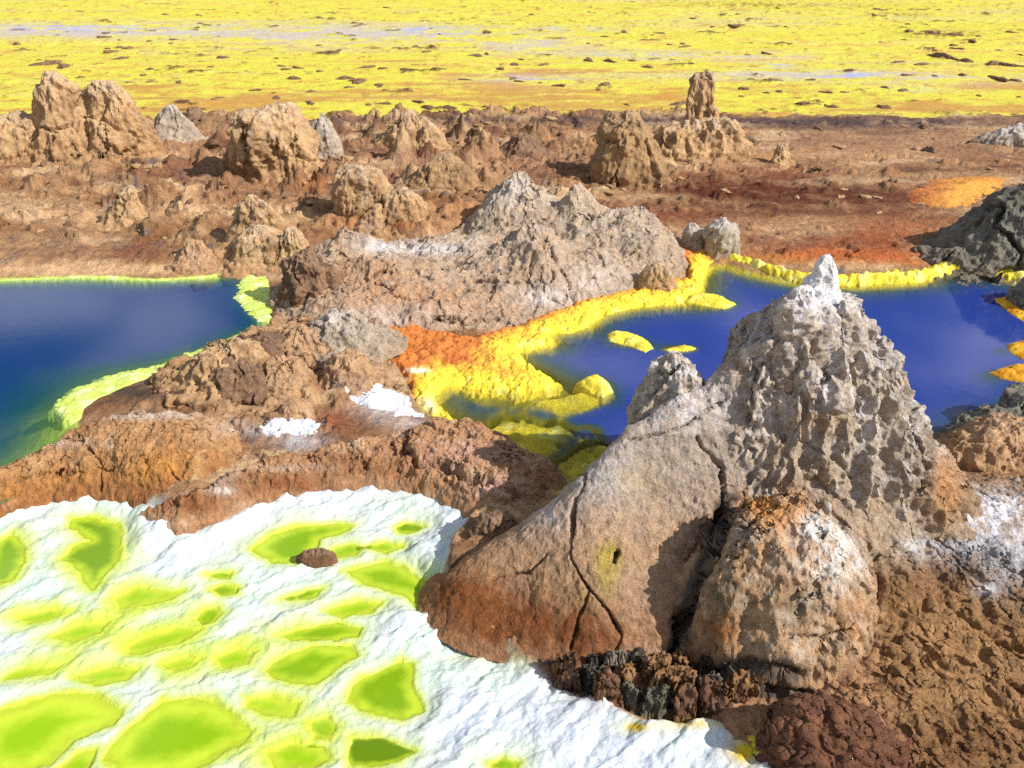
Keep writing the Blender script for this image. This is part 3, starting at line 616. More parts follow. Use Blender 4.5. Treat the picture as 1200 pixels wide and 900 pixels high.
def rocks():
    T = lambda o, l, c='rock', g=None: tag(o, l, c, g)
    # --- far row
    o = lathe('rock_tower', [(83, 58, 68), (92, 52, 78), (103, 45, 84), (118, 40, 98), (135, 36, 112), (150, 34, 124), (165, 28, 134), (178, 20, 142)], vb=188, pal='tan', seed=1, rib=1.2, ratio=.7)
    T(o, 'tall pale tan rock stack with a white pointed top, leftmost beside the yellow salt flat', 'rock stack')
    lathe('shoulder', [(97, 104, 126), (104, 88, 140), (115, 84, 152), (130, 78, 160), (145, 74, 172), (160, 68, 182), (175, 60, 190)], vb=189, pal='tan', seed=2, rib=1.8, crack=1.0, ratio=.6, parent=o)
    T(lathe('rock_mound', [(131, 8, 32), (138, -6, 50), (150, -14, 60), (165, -22, 68), (178, -30, 74)], vb=190, pal='tan', seed=3), 'low tan rock mound at the left edge, in front of the tall white-topped stack', 'rock mound')
    T(lathe('rock_cone', [(124, 192, 206), (131, 186, 213), (143, 180, 222), (156, 174, 234), (166, 168, 240)], vb=172, pal='grey', seed=4), 'small whitish rock cone between the tall left stack and the round boulder', 'rock cone')
    T(lathe('rock_mound', [(127, 217, 231), (133, 212, 238), (139, 206, 246)], vb=142, pal='dark', seed=5), 'tiny brown rock bump on the edge of the yellow flat, left of the round boulder', 'rock mound')
    o = lathe('boulder', [(122, 312, 334), (127, 288, 344), (134, 274, 350), (148, 268, 358), (165, 269, 364), (182, 272, 370), (198, 278, 376), (208, 280, 384)], vb=217, pal='tan', seed=6, rib=1.0, crack=1.4, ratio=.8, sq=2.5,
              carve=[([(300, 128), (288, 150), (292, 175), (286, 205)], 2, .07), ([(330, 150), (322, 180), (300, 205)], 2, .05), ([(345, 150), (350, 185)], 2, .05), ([(295, 165), (350, 172)], 2, .03)])
    T(o, 'large round cracked tan boulder standing on the brown plain, left of centre', 'boulder')
    T(lathe('rock_spire', [(132, 375, 380), (142, 368, 387), (156, 363, 395), (172, 360, 402), (186, 356, 406)], vb=190, pal='grey', seed=7, rib=1.2), 'small sharp grey rock spire right beside the large round boulder', 'rock spire')
    T(lathe('rock_cluster', [(130, 474, 484), (138, 464, 494), (150, 454, 505), (163, 440, 515), (172, 432, 522)], vb=176, pal='tan', seed=8, rib=1.5, amp=1.5), 'jagged brown rock cluster at the edge of the yellow flat, above the dark split post', 'rock cluster')
    T(lathe('rock_spire', [(144, 500, 507), (152, 495, 513), (162, 490, 520), (172, 484, 526)], vb=178, pal='tan', seed=9), 'small brown rock point right of the jagged brown cluster', 'rock spire')
    T(lathe('rock_mound', [(184, 506, 528), (192, 492, 543), (203, 482, 555), (214, 474, 564)], vb=222, pal='brown', seed=10, amp=1.4), 'dark brown crumbling rock mound in the middle of the plain', 'rock mound')
    T(lathe('rock_mound', [(158, 606, 622), (166, 596, 634), (176, 586, 646)], vb=184, pal='dark', seed=11), 'low dark brown mound on the plain, left of the big split brown lump', 'rock mound')
    T(lathe('rock_dome', [(131, 728, 744), (139, 713, 757), (155, 702, 768), (175, 696, 774), (195, 690, 780), (212, 690, 784)], vb=222, pal='brown', seed=12, amp=1.3, crack=1.0, carve=[([(757, 165), (763, 185), (768, 208)], 3, .12)]), 'big brown rock lump with a long upright crack, left of the tall pillar', 'rock dome')
    o = lathe('rock_pillar', [(84, 816, 838), (90, 808, 841), (105, 802, 842), (125, 799, 842), (142, 797, 845), (160, 790, 850), (175, 782, 858)], vb=180, pal='tan', seed=13, rib=1.6, ratio=.8, crack=.5, sq=2.6)
    T(o, 'tall upright rock pillar rising in front of the yellow flat', 'rock pillar')
    lathe('pedestal', [(142, 800, 852), (150, 778, 868), (162, 768, 878), (174, 760, 888), (183, 752, 896)], vb=190, pal='tan', seed=14, rib=1.3, ratio=.6, parent=o)
    T(lathe('rock_post', [(168, 912, 921), (175, 909, 924), (185, 905, 928), (192, 898, 936)], vb=196, pal='tan', seed=15), 'very small pointed rock standing alone right of the tall pillar', 'rock post')
    T(lathe('rock_slab', [(157, 1150, 1230), (161, 1142, 1236), (168, 1136, 1242)], vb=172, pal='grey', seed=16, ratio=.5), 'flat pale rock slab lying by the right edge below the yellow flat', 'rock slab')
    # --- middle row
    T(lathe('rock_post', [(216, 148, 154), (224, 137, 160), (236, 132, 166), (250, 124, 174), (260, 116, 182)], vb=266, pal='tan', seed=17, amp=1.4, rib=1.2), 'lone pointed tan rock above the blue pool, shadow on its left', 'rock post')
    o = lathe('rock_post', [(198, 402, 436), (203, 394, 446), (220, 392, 452), (240, 394, 458), (252, 396, 462)], vb=264, pal='tan', seed=18, rib=1.4, ratio=.8, sq=2.6)
    T(o, 'thick stubby rock post with a dark left face, right of the round boulder', 'rock post')
    lathe('side_lump', [(222, 462, 480), (230, 452, 490), (244, 446, 500), (256, 440, 508)], vb=264, pal='tan', seed=19, rib=1.4, parent=o)
    T(lathe('stone', [(241, 436, 446), (250, 424, 452), (260, 416, 456)], vb=266, pal='rind', seed=20), 'leaning light brown stone in front of the thick stubby post', 'stone')
    T(lathe('rock_spire', [(229, 289, 298), (237, 282, 312), (250, 280, 326), (265, 276, 338), (280, 268, 348)], vb=298, pal='tan', seed=21, amp=1.3, crack=1), 'pale tan rock spire above the right corner of the blue pool', 'rock spire')
    T(lathe('rock_mound', [(283, 216, 234), (294, 206, 250), (306, 198, 262), (314, 192, 270)], vb=320, pal='rind', seed=22, rib=1.3), 'small grooved brown mound on the far shore of the blue pool', 'rock mound')
    T(lathe('rock_spire', [(268, 335, 346), (278, 328, 355), (292, 322, 362), (304, 316, 368)], vb=312, pal='tan', seed=23, rib=1.4), 'small upright tan rock standing between the pale spire and the pale ridge', 'rock spire')
    T(lathe('rock_lump', [(268, 292, 318), (276, 282, 330), (290, 276, 336), (300, 272, 342)], vb=314, pal='tan', seed=24, amp=1.3, crack=1.0, rib=1.2), 'pale rock lump at the right corner of the blue pool, below the pale spire', 'rock lump')
    T(lathe('rock_lump', [(296, 340, 372), (310, 330, 392), (330, 326, 404), (348, 324, 414)], vb=368, pal='dark', seed=25, amp=1.5, crack=1.3, bumpy=2.0, rib=1.0, pit=1.0, facet=7), 'dark shaded rock at the right end of the blue pool', 'rock lump')
    # --- pale central ridge
    cones = XYZ([(606, 214, 11.3), (676, 238, 11.0), (742, 258, 10.75), (700, 275, 10.7), (624, 280, 9.7), (560, 292, 10.1), (515, 294, 10.3), (480, 310, 10.0), (412, 286, 9.7), (390, 302, 9.5), (445, 312, 9.3), (365, 322, 9.2), (640, 322, 9.3), (690, 310, 9.7), (762, 290, 10.1), (585, 316, 9.5), (540, 330, 9.4), (500, 346, 9.0), (450, 340, 9.0), (410, 346, 8.8), (342, 338, 9.0), (360, 300, 10.2), (380, 372, 8.8)])
    shp = [(1.1, 1.5), (.8, 1.4), (1.0, 1.1), (1.0, 1.1), (1.0, 1.3), (.8, 1.2), (.8, 1.2), (.8, 1.2), (.9, 1.5), (.8, 1.3), (1.1, 1.2), (.7, 1.1), (.8, 1.0), (.9, 1.0), (.8, 1.0), (.7, 1.1), (.8, 1.1), (.9, 1.0), (.9, 1.0), (.8, 1.0), (.6, 1.1), (.6, 1.4), (.5, 1.0)]
    mp = MASSIF
    def zmass(X, Y):
        q = (X, Y); wx = .10 * fbm(q, 1.6, 3, seed=41); wy = .10 * fbm(q, 1.6, 3, seed=42)
        acc = np.zeros_like(X)
        for (cx, cy, cz), (R, p) in zip(cones, shp):
            r = np.hypot(X + wx - cx, (Y + wy - cy) * 1.05) / R
            z = (cz + .05) * np.clip(1 - r, 0, 1) ** p; acc += np.exp(20 * z) - 1
        z = np.log1p(acc) / 20
        d = sdf(mp, X, Y)
        return z * 1.04 - .05 + .15 * ss(0, .5, d) - .5 * ss(.05, -.35, d) + (.22 * fbm(q, 1.6, 5, .52, ridge=True, seed=43) - .07) * ss(-.1, .3, d) * (.5 + .5 * ss(.2, .5, z))
    def paint_mass(V, N, c, t, a, b):
        u, v, _ = PJ(*V.T); m = fbm(tuple(V.T), 5, 4, .6, seed=44)
        c = mixc(c, S(196, 164, 132), .55 * ss(-.3, .3, m))
        c = mixc(c, S(190, 148, 112), np.clip(gsum(u, v, [(430, 330, 90, 45, .8), (520, 360, 80, 25, .5), (640, 320, 60, 40, .35)]) * (1 + m), 0, 1))
        c = mixc(c, S(214, 206, 202), np.clip(gsum(u, v, [(440, 288, 20, 8, .8), (500, 292, 50, 8, .8), (640, 348, 30, 14, .6), (600, 222, 20, 14, .5), (470, 370, 60, 14, .4), (700, 330, 40, 20, .4)]) * (1 + 1.6 * m), 0, 1))
        return mixc(c, S(150, 128, 118), .6 * ss(.1, .5, -m))
    o = hpatch('rock_massif', -3.1, 2.2, 8.0, 12.6, .0105, zmass, 'grey', 60, paint_mass, None, (0, 9.8, 0), keep=-.15, Sz=.8, amp=.5, rib=.25, crack=.7, pit=.7, bumpy=.8,
               carve=[([(640, 282), (652, 305), (668, 330), (676, 355)], 2.2, .09), ([(622, 298), (616, 345)], 2, .05), ([(395, 352), (440, 322), (460, 320)], 2, .05), ([(440, 330), (465, 345), (490, 352)], 2, .06), ([(505, 370), (540, 380), (590, 372)], 2, .06), ([(625, 240), (640, 258)], 2.5, .06), ([(700, 300), (720, 325)], 2, .06)])
    T(o, 'broad pale grey cracked rock massif between the two pools, topped by a pointed cone', 'rock massif')
    T(lathe('rock_cone', [(309, 765, 778), (317, 757, 788), (328, 750, 793), (338, 744, 798)], vb=346, pal='tan', seed=32, rib=1.3), 'small brown rock cone standing on the orange rim of the right pool', 'rock cone')
    T(lathe('boulder', [(257, 838, 856), (264, 829, 865), (278, 825, 869), (290, 824, 870), (296, 823, 872)], vb=302, pal='grey', seed=33, sq=2.4), 'rounded grey boulder behind the yellow rim of the right pool', 'boulder')
    T(lathe('rock_spire', [(262, 807, 815), (271, 801, 822), (284, 797, 829), (292, 794, 832)], vb=297, pal='grey', seed=34), 'small grey pointed rock left of the rounded grey boulder', 'rock spire')
    # --- right side
    T(lathe('rock_slope', [(212, 1205, 1330), (222, 1180, 1350), (236, 1160, 1370), (255, 1138, 1390), (276, 1108, 1410), (294, 1082, 1430), (304, 1070, 1440)], vb=324, pal='slate', seed=35, amp=1.1, crack=1.2, ratio=.45), 'dark grey-green rocky slope rising at the right edge behind the pool', 'rock slope')
    T(lathe('rock', [(333, 1197, 1250), (340, 1186, 1262), (352, 1180, 1275), (364, 1176, 1290)], vb=374, pal='slate', seed=36), 'dark rock at the right edge on the far shore of the violet pool', 'rock')
    T(lathe('rock', [(466, 1186, 1260), (478, 1176, 1275), (495, 1166, 1290), (510, 1158, 1300)], vb=522, pal='slate', seed=37, crack=1), 'dark grey rock at the right edge, near the shore of the violet pool', 'rock')
    T(lathe('rock_ledge', [(484, 1150, 1220), (494, 1124, 1250), (508, 1104, 1270), (522, 1090, 1280)], vb=538, pal='slate', seed=38, amp=.8, ratio=.5), 'low grey rock ledge on the near right shore of the violet pool', 'rock ledge')
    T(lathe('rock_ledge', [(502, 1150, 1240), (512, 1118, 1270), (526, 1098, 1290), (538, 1086, 1300)], vb=556, pal='rind', seed=39, amp=.7, crack=.3, ratio=.5), 'smooth brown rock ledge just above the red-orange patch at the right', 'rock ledge')
    T(lathe('stone', [(560, 1188, 1196), (566, 1184, 1199), (574, 1183, 1200)], vb=577, pal='grey', seed=40), 'small grey stone on the red-orange patch at the right edge', 'stone')
    # --- crumbling shore left of centre
    for rw, vb, pal, lab in (
        ([(396, 250, 266), (404, 238, 284), (418, 224, 302), (434, 210, 320)], 458, 'tan', 'crumbly pointed rock on the near shore of the blue pool'),
        ([(392, 288, 312), (402, 276, 330), (418, 268, 345)], 436, 'dark', 'crumbly dark brown rock just right of the pointed rock on the blue pool shore'),
        ([(385, 340, 365), (396, 328, 382), (410, 320, 395)], 424, 'rind', 'pale pinkish rock block on the bank between the two pools'),
        ([(424, 262, 290), (434, 246, 306), (448, 234, 318)], 466, 'dark', 'dark rough rock below the pointed rock on the blue pool shore'),
        ([(422, 318, 345), (432, 306, 360), (446, 298, 370)], 464, 'rind', 'tan rock with an orange stain on the bank between the two pools'),
        ([(366, 384, 412), (378, 370, 430), (392, 360, 442)], 412, 'grey', 'rough grey rock on the bank, left of the red-orange crust'),
        ([(414, 398, 420), (426, 386, 436), (440, 378, 448)], 456, 'rind', 'smooth tan rock right below the red-orange crust')):
        T(lathe('bank_rock', rw, vb=vb, pal=pal, seed=41 + vb, amp=1.3, crack=1.2, bumpy=1.6, pit=.9, facet=10), lab, 'rock')
    T(lathe('boulder', [(472, 338, 356), (477, 330, 366), (485, 327, 371), (491, 326, 372)], vb=496, pal='rind', seed=50, crack=.5, sq=2.5), 'single rounded pale boulder between the two small white salt patches', 'boulder')
    T(lathe('stone', [(535, 432, 446), (539, 424, 452), (545, 420, 456)], vb=548, pal='slate', seed=51), 'small dark stone on the brown ridge above the white salt', 'stone')
    T(lathe('stone', [(644, 364, 382), (647, 354, 389), (652, 347, 394)], yc=float(G(600, 655, -.1)[1]), pal='dark', seed=52, ratio=.4, dip=-.2, facet=8), 'flat brown stone lying on the white salt beside a lime puddle', 'stone')
    T(lathe('rock', [(606, 556, 600), (620, 545, 620), (640, 535, 640), (656, 528, 650)], yc=float(G(600, 640, -.05)[1]), pal='dark', seed=53, amp=1.2, ratio=.5, bumpy=1.5), 'layered dark brown rock tucked under the left side of the big cone', 'rock')

def mounds():
    def hz(hgt, w, amp, seed, base=-.05, f=5.0, extra=None):
        def fn(X, Y, d):
            z = base + hgt * (1 - (1 - np.clip(d / w, 0, 1)) ** 2) ** .95
            k = ss(0, .2, d)
            z = z + amp * (k + .25) * (1.1 * fbm((X, Y), 1.6, 4, .55, seed=seed) + .15 * fbm((X, Y), f * 1.5, 4, .55, seed=seed + 1))
            a, b, _ = worley((X, Y), f * 3, seed + 2); z = z + .012 * np.clip(b - a, 0, .5) * (k + .3)
            if extra is not None: z = z + extra(X, Y, d, z)
            return z
        return fn
    def col(c0, c1, c2, seed, extra=None):
        def fn(X, Y, d, Z):
            a = fbm((X, Y), 1.8, 4, .6, seed=seed); b = fbm((X, Y), 8, 4, .6, seed=seed + 1)
            c = np.tile(c0, (len(X), 1)); c = mixc(c, c1, ss(-.2, .35, a + .3 * b)); c = mixc(c, c2, .8 * ss(.0, .45, b - .3 * a))
            return extra(X, Y, d, Z, c, a, b) if extra else c
        return fn
    def ec(X, Y, d, Z, c, a, b):
        u, v, _ = PJ(X, Y, Z)
        c = mixc(c, S(200, 142, 76), np.clip(gsum(u, v, [(190, 545, 40, 20, .9), (110, 560, 60, 10, .5), (30, 575, 60, 12, .7)]) * (1 + b), 0, 1))
        c = mixc(c, S(214, 196, 180), np.clip(gsum(u, v, [(170, 486, 70, 6, .8), (60, 520, 60, 8, .4), (260, 505, 20, 8, .5)]) * (1 + 1.5 * b), 0, 1))
        return mixc(c, S(150, 92, 52), ss(.16, .0, d + .08 * b) * .6)
    o = patch('mud_mound', [(-120, 612), (0, 590), (60, 575), (120, 577), (190, 585), (240, 580), (288, 553), (304, 530), (285, 508), (230, 497), (165, 496), (110, 508), (60, 530), (0, 556), (-120, 600)],
              hz(.36, .50, .035, 61, extra=lambda X, Y, d, z: .05 * np.exp(-((X + 2.45) / .5) ** 2)), .0065, col(S(186, 142, 98), S(174, 126, 82), S(206, 170, 130), 62, ec), M_ROCK, rag=.06, disp=dict(Sz=.7, amp=.6, rib=.15, crack=.35, pit=1.1, bumpy=1.0, seed=161, step=.0065, carve=[([(95, 520), (120, 545), (118, 575)], 2, .05), ([(196, 545), (210, 565), (200, 580)], 2, .05), ([(20, 560), (60, 552), (100, 556)], 2, .04)]))
    tag(o, 'smooth rounded orange-brown mound between the blue pool and the white salt', 'mound')
    crk = GP([(474, 520), (474, 545), (490, 556), (520, 560), (545, 575), (575, 584), (605, 594)]); crk2 = GP([(492, 521), (530, 530), (550, 534)]); crk3 = GP([(430, 552), (400, 545), (380, 548)])
    def ex(X, Y, d, z):
        w = .03 * fbm((X, Y), 9, 3, seed=5); o = 0
        for c, k in ((crk, .10), (crk2, .05), (crk3, .03)):
            dl, _ = dline(c, X + w, Y + w); o = o - k * np.exp(-(dl / .022) ** 2)
        return o
    def er(X, Y, d, Z, c, a, b):
        u, v, _ = PJ(X, Y, Z)
        c = mixc(c, S(146, 96, 62), np.clip(gsum(u, v, [(300, 568, 120, 16, 1.0), (220, 592, 50, 12, .9), (420, 548, 50, 10, .7), (400, 535, 60, 8, .5), (520, 570, 30, 6, .6)]) * (1 + b), 0, 1))
        c = mixc(c, S(200, 160, 140), np.clip(gsum(u, v, [(580, 570, 40, 12, .9), (560, 530, 50, 12, .6), (500, 540, 20, 10, .4)]) * (1 + b), 0, 1))
        return mixc(c, S(206, 190, 176), np.clip(gsum(u, v, [(240, 560, 30, 8, .8), (260, 575, 16, 6, .7), (330, 548, 60, 4, .4)]) * (1 + 2 * b), 0, 1))
    o = patch('mud_ridge', [(160, 597), (205, 614), (250, 604), (300, 580), (370, 565), (425, 561), (470, 564), (505, 575), (550, 600), (590, 620), (640, 600), (665, 560), (640, 540), (600, 517), (560, 500), (520, 492), (490, 500), (470, 512), (420, 522), (370, 532), (310, 545), (280, 560), (230, 578)],
              hz(.24, .30, .04, 63, extra=ex), .006, col(S(190, 148, 110), S(174, 126, 90), S(206, 174, 144), 64, er), M_ROCK, rag=.06, disp=dict(Sz=.6, amp=.7, rib=.15, crack=.55, pit=1.1, bumpy=1.2, seed=163, step=.006))
    tag(o, 'long cracked reddish brown mud ridge along the top edge of the white salt', 'ridge')
    for pts, lab in (
        ([(400, 470), (418, 461), (445, 459), (470, 466), (484, 480), (500, 494), (478, 498), (450, 494), (436, 498), (420, 486), (404, 480)], 'white grainy salt patch beside the orange end of the yellow shelf'),
        ([(300, 519), (322, 508), (345, 503), (372, 504), (392, 510), (384, 522), (360, 529), (325, 530), (308, 526)], 'white grainy salt patch behind the cracked reddish mud ridge')):
        o = patch('salt_patch', pts, lambda X, Y, d: terrain(X, Y)[0] + .030 * ss(-.02, .10, d) - .012 + .016 * fbm((X, Y), 14, 5, .65, seed=67), .006,
                  lambda X, Y, d, Z: mixc(mixc(np.tile(S(226, 230, 238), (len(X), 1)), S(206, 210, 226), ss(0, .4, fbm((X, Y), 5, 4, .6, seed=68))), S(196, 160, 128), .8 * ss(.06, -.02, d + .10 * fbm((X, Y), 9, 4, .6, seed=69))), M_WHITE, rag=.14, margin=.02)
        tag(o, lab, 'salt patch')
    # orange iron mound at the right
    def eo(X, Y, d, Z, c, a, b):
        u, v, _ = PJ(X, Y, Z)
        c = mixc(c, S(220, 158, 68), np.clip(gsum(u, v, [(1142, 222, 42, 16, 1.3), (1110, 240, 30, 8, .6)]) * (1 + .6 * b), 0, 1))
        return mixc(c, S(96, 48, 30), .6 * ss(.1, .5, fbm((X, Y), (1.2, 5), 3, seed=9)))
    o = patch('mineral_mound', [(1030, 238), (1050, 218), (1090, 210), (1140, 206), (1185, 210), (1215, 220), (1190, 240), (1150, 262), (1110, 262), (1060, 252)],
              hz(.22, .9, .04, 65, f=4), .014, col(S(178, 102, 54), S(160, 86, 46), S(198, 122, 62), 66, eo), M_CRUST)
    tag(o, 'low bright orange mineral mound on the brown plain near the right edge', 'mineral mound')

def crusts():
    def shelf_z(X, Y, d):
        k = ss(-.01, .10, d)
        return -.028 + .045 * k + k * .034 * cauli(X, Y, 12, 2.0) + .07 * k * fbm((X, Y), 2.6, 5, .6, seed=6) + .014 * fbm((X, Y), 20, 4, .6, seed=8)
    def shelf_c(X, Y, d, Z):
        r = -sdf(R_POOL, X, Y); b = fbm((X, Y), 5, 4, .6, seed=71); a = fbm((X, Y), 1.4, 3, seed=72); u, v, _ = PJ(X, Y, Z)
        c = np.tile(S(242, 220, 66), (len(X), 1)); c = mixc(c, S(250, 240, 150), ss(.1, .5, b) * .7)
        c = mixc(c, S(236, 186, 64), ss(.08, .30, r + .18 * b + .10 * a))
        c = mixc(c, S(204, 122, 58), ss(.30, .60, r + .26 * b + .20 * a + .2 * np.clip(gsum(u, v, [(480, 405, 50, 25, 1), (800, 297, 20, 14, 1.2), (560, 400, 60, 12, .4), (740, 343, 30, 6, .4)]), 0, 1.2)))
        c = mixc(c, S(198, 112, 52), .9 * ss(.20, .03, d + .10 * b) * ss(.10, .24, r))
        c = mixc(c, S(166, 80, 38), .7 * ss(.15, .5, b) * ss(.3, .5, r + .1 * a))
        return mixc(c, S(246, 240, 205), np.clip(gsum(u, v, [(490, 434, 12, 3, 1.3), (500, 476, 12, 10, .8)]), 0, 1))
    o = patch('salt_crust', SHELF_PX, shelf_z, .008, shelf_c, M_CRUST, margin=.03, rag=.10)
    tag(o, 'lumpy salt shelf, red-orange to bright yellow, on the west shore of the violet pool', 'salt crust')
    def rim_z(h, f, seed):
        def fn(X, Y, d):
            k = np.sqrt(np.clip(d / .10, 0, 1)); return -.02 + h * k * (.55 + .6 * cauli(X, Y, f, seed)) + .006 * fbm((X, Y), 25, 3, seed=seed)
        return fn
    def rim_c(c0, c1, c2, seed):
        def fn(X, Y, d, Z):
            b = fbm((X, Y), 6, 4, .6, seed=seed); c = np.tile(c0, (len(X), 1)); c = mixc(c, c1, ss(.0, .4, b)); return mixc(c, c2, .7 * ss(.1, .5, -b))
        return fn
    yel = rim_c(S(240, 218, 66), S(248, 238, 140), S(206, 168, 50), 74)
    o = ribbon('salt_crust', [(832, 302), (850, 303), (872, 309), (900, 319), (930, 327), (960, 331), (1000, 331), (1050, 328), (1085, 325), (1100, 319), (1112, 316), (1150, 319), (1190, 326), (1240, 334), (1300, 352)],
               [.07, .09, .09, .09, .09, .10, .10, .10, .10, .10, .10, .09, .09, .09, .09], rim_z(.11, 13, 3.0), .011, yel, M_CRUST)
    tag(o, 'raised bright yellow salt rim along the far shore of the violet pool', 'salt rim')
    lime = rim_c(S(206, 226, 110), S(230, 240, 176), S(200, 214, 70), 76)
    o = ribbon('salt_crust', [(-300, 324), (0, 328), (60, 326), (100, 324), (140, 325), (185, 328), (230, 325), (262, 321), (285, 320), (298, 323), (302, 334), (296, 347), (306, 358), (314, 373)],
               [.045, .045, .045, .045, .05, .05, .045, .045, .09, .19, .24, .22, .20, .14], rim_z(.035, 8, 4.0), .010, lime, M_CRUST)
    tag(o, 'thin lime green salt rim along the far shore and right corner of the blue pool', 'salt rim')
    o = ribbon('salt_crust', [(306, 389), (290, 392), (272, 399), (250, 410), (225, 420), (190, 433), (150, 444), (120, 456), (98, 466), (88, 476), (86, 488)],
               [.08, .11, .08, .12, .15, .16, .19, .24, .22, .17, .09], rim_z(.035, 8, 5.0), .008, lime, M_CRUST)
    tag(o, 'wide lime yellow salt rim along the near shore of the blue pool', 'salt rim')
    o = patch('salt_crust', [(866, 852), (878, 830), (895, 834), (903, 868), (908, 910), (880, 912), (858, 884)], lambda X, Y, d: -.14 + .09 * ss(-.02, .12, d) + .03 * cauli(X, Y, 14, 7.0), .005, yel, M_CRUST, z0=-.1)
    tag(o, 'small yellow salt patch between the broken crust and the red-brown rock', 'salt crust')
    isl = rim_c(S(240, 220, 70), S(250, 240, 140), S(222, 178, 56), 78); orange = rim_c(S(226, 160, 34), S(240, 196, 60), S(196, 116, 26), 79)
    for pts, h, cf, lab in (
        ([(710, 392), (722, 388), (738, 390), (760, 399), (768, 409), (757, 414), (736, 406), (714, 400)], .06, isl, 'long lumpy yellow salt islet in the middle of the violet pool'),
        ([(770, 408), (785, 406), (800, 402), (820, 406), (819, 413), (796, 416), (780, 413)], .025, isl, 'low flat yellow salt islet right of the long lumpy one'),
        ([(798, 348), (815, 344), (835, 345), (852, 350), (864, 357), (848, 363), (822, 358), (804, 355)], .06, isl, 'lumpy yellow salt islet close to the yellow shelf and upper shore of the violet pool'),
        ([(672, 452), (685, 445), (700, 440), (715, 450), (721, 460), (706, 466), (688, 460)], .09, isl, 'rounded yellow salt islet off the tip of the shelf, nearest the small grey pinnacle'),
        ([(1163, 350), (1180, 346), (1210, 352), (1250, 368), (1230, 384), (1200, 378), (1180, 366)], .05, orange, 'orange salt islet under the dark rock at the right edge, uppermost of three'),
        ([(1176, 404), (1200, 399), (1260, 402), (1260, 424), (1200, 423), (1184, 414)], .06, orange, 'orange salt islet at the right edge, middle of three'),
        ([(1158, 437), (1180, 429), (1215, 427), (1270, 434), (1260, 452), (1200, 450), (1172, 444)], .07, orange, 'orange salt islet at the right edge, lowest of three')):
        o = patch('salt_islet', pts, rim_z(h, 8.5, 6.0), .008, cf, M_CRUST, margin=.02)
        tag(o, lab, 'salt islet')

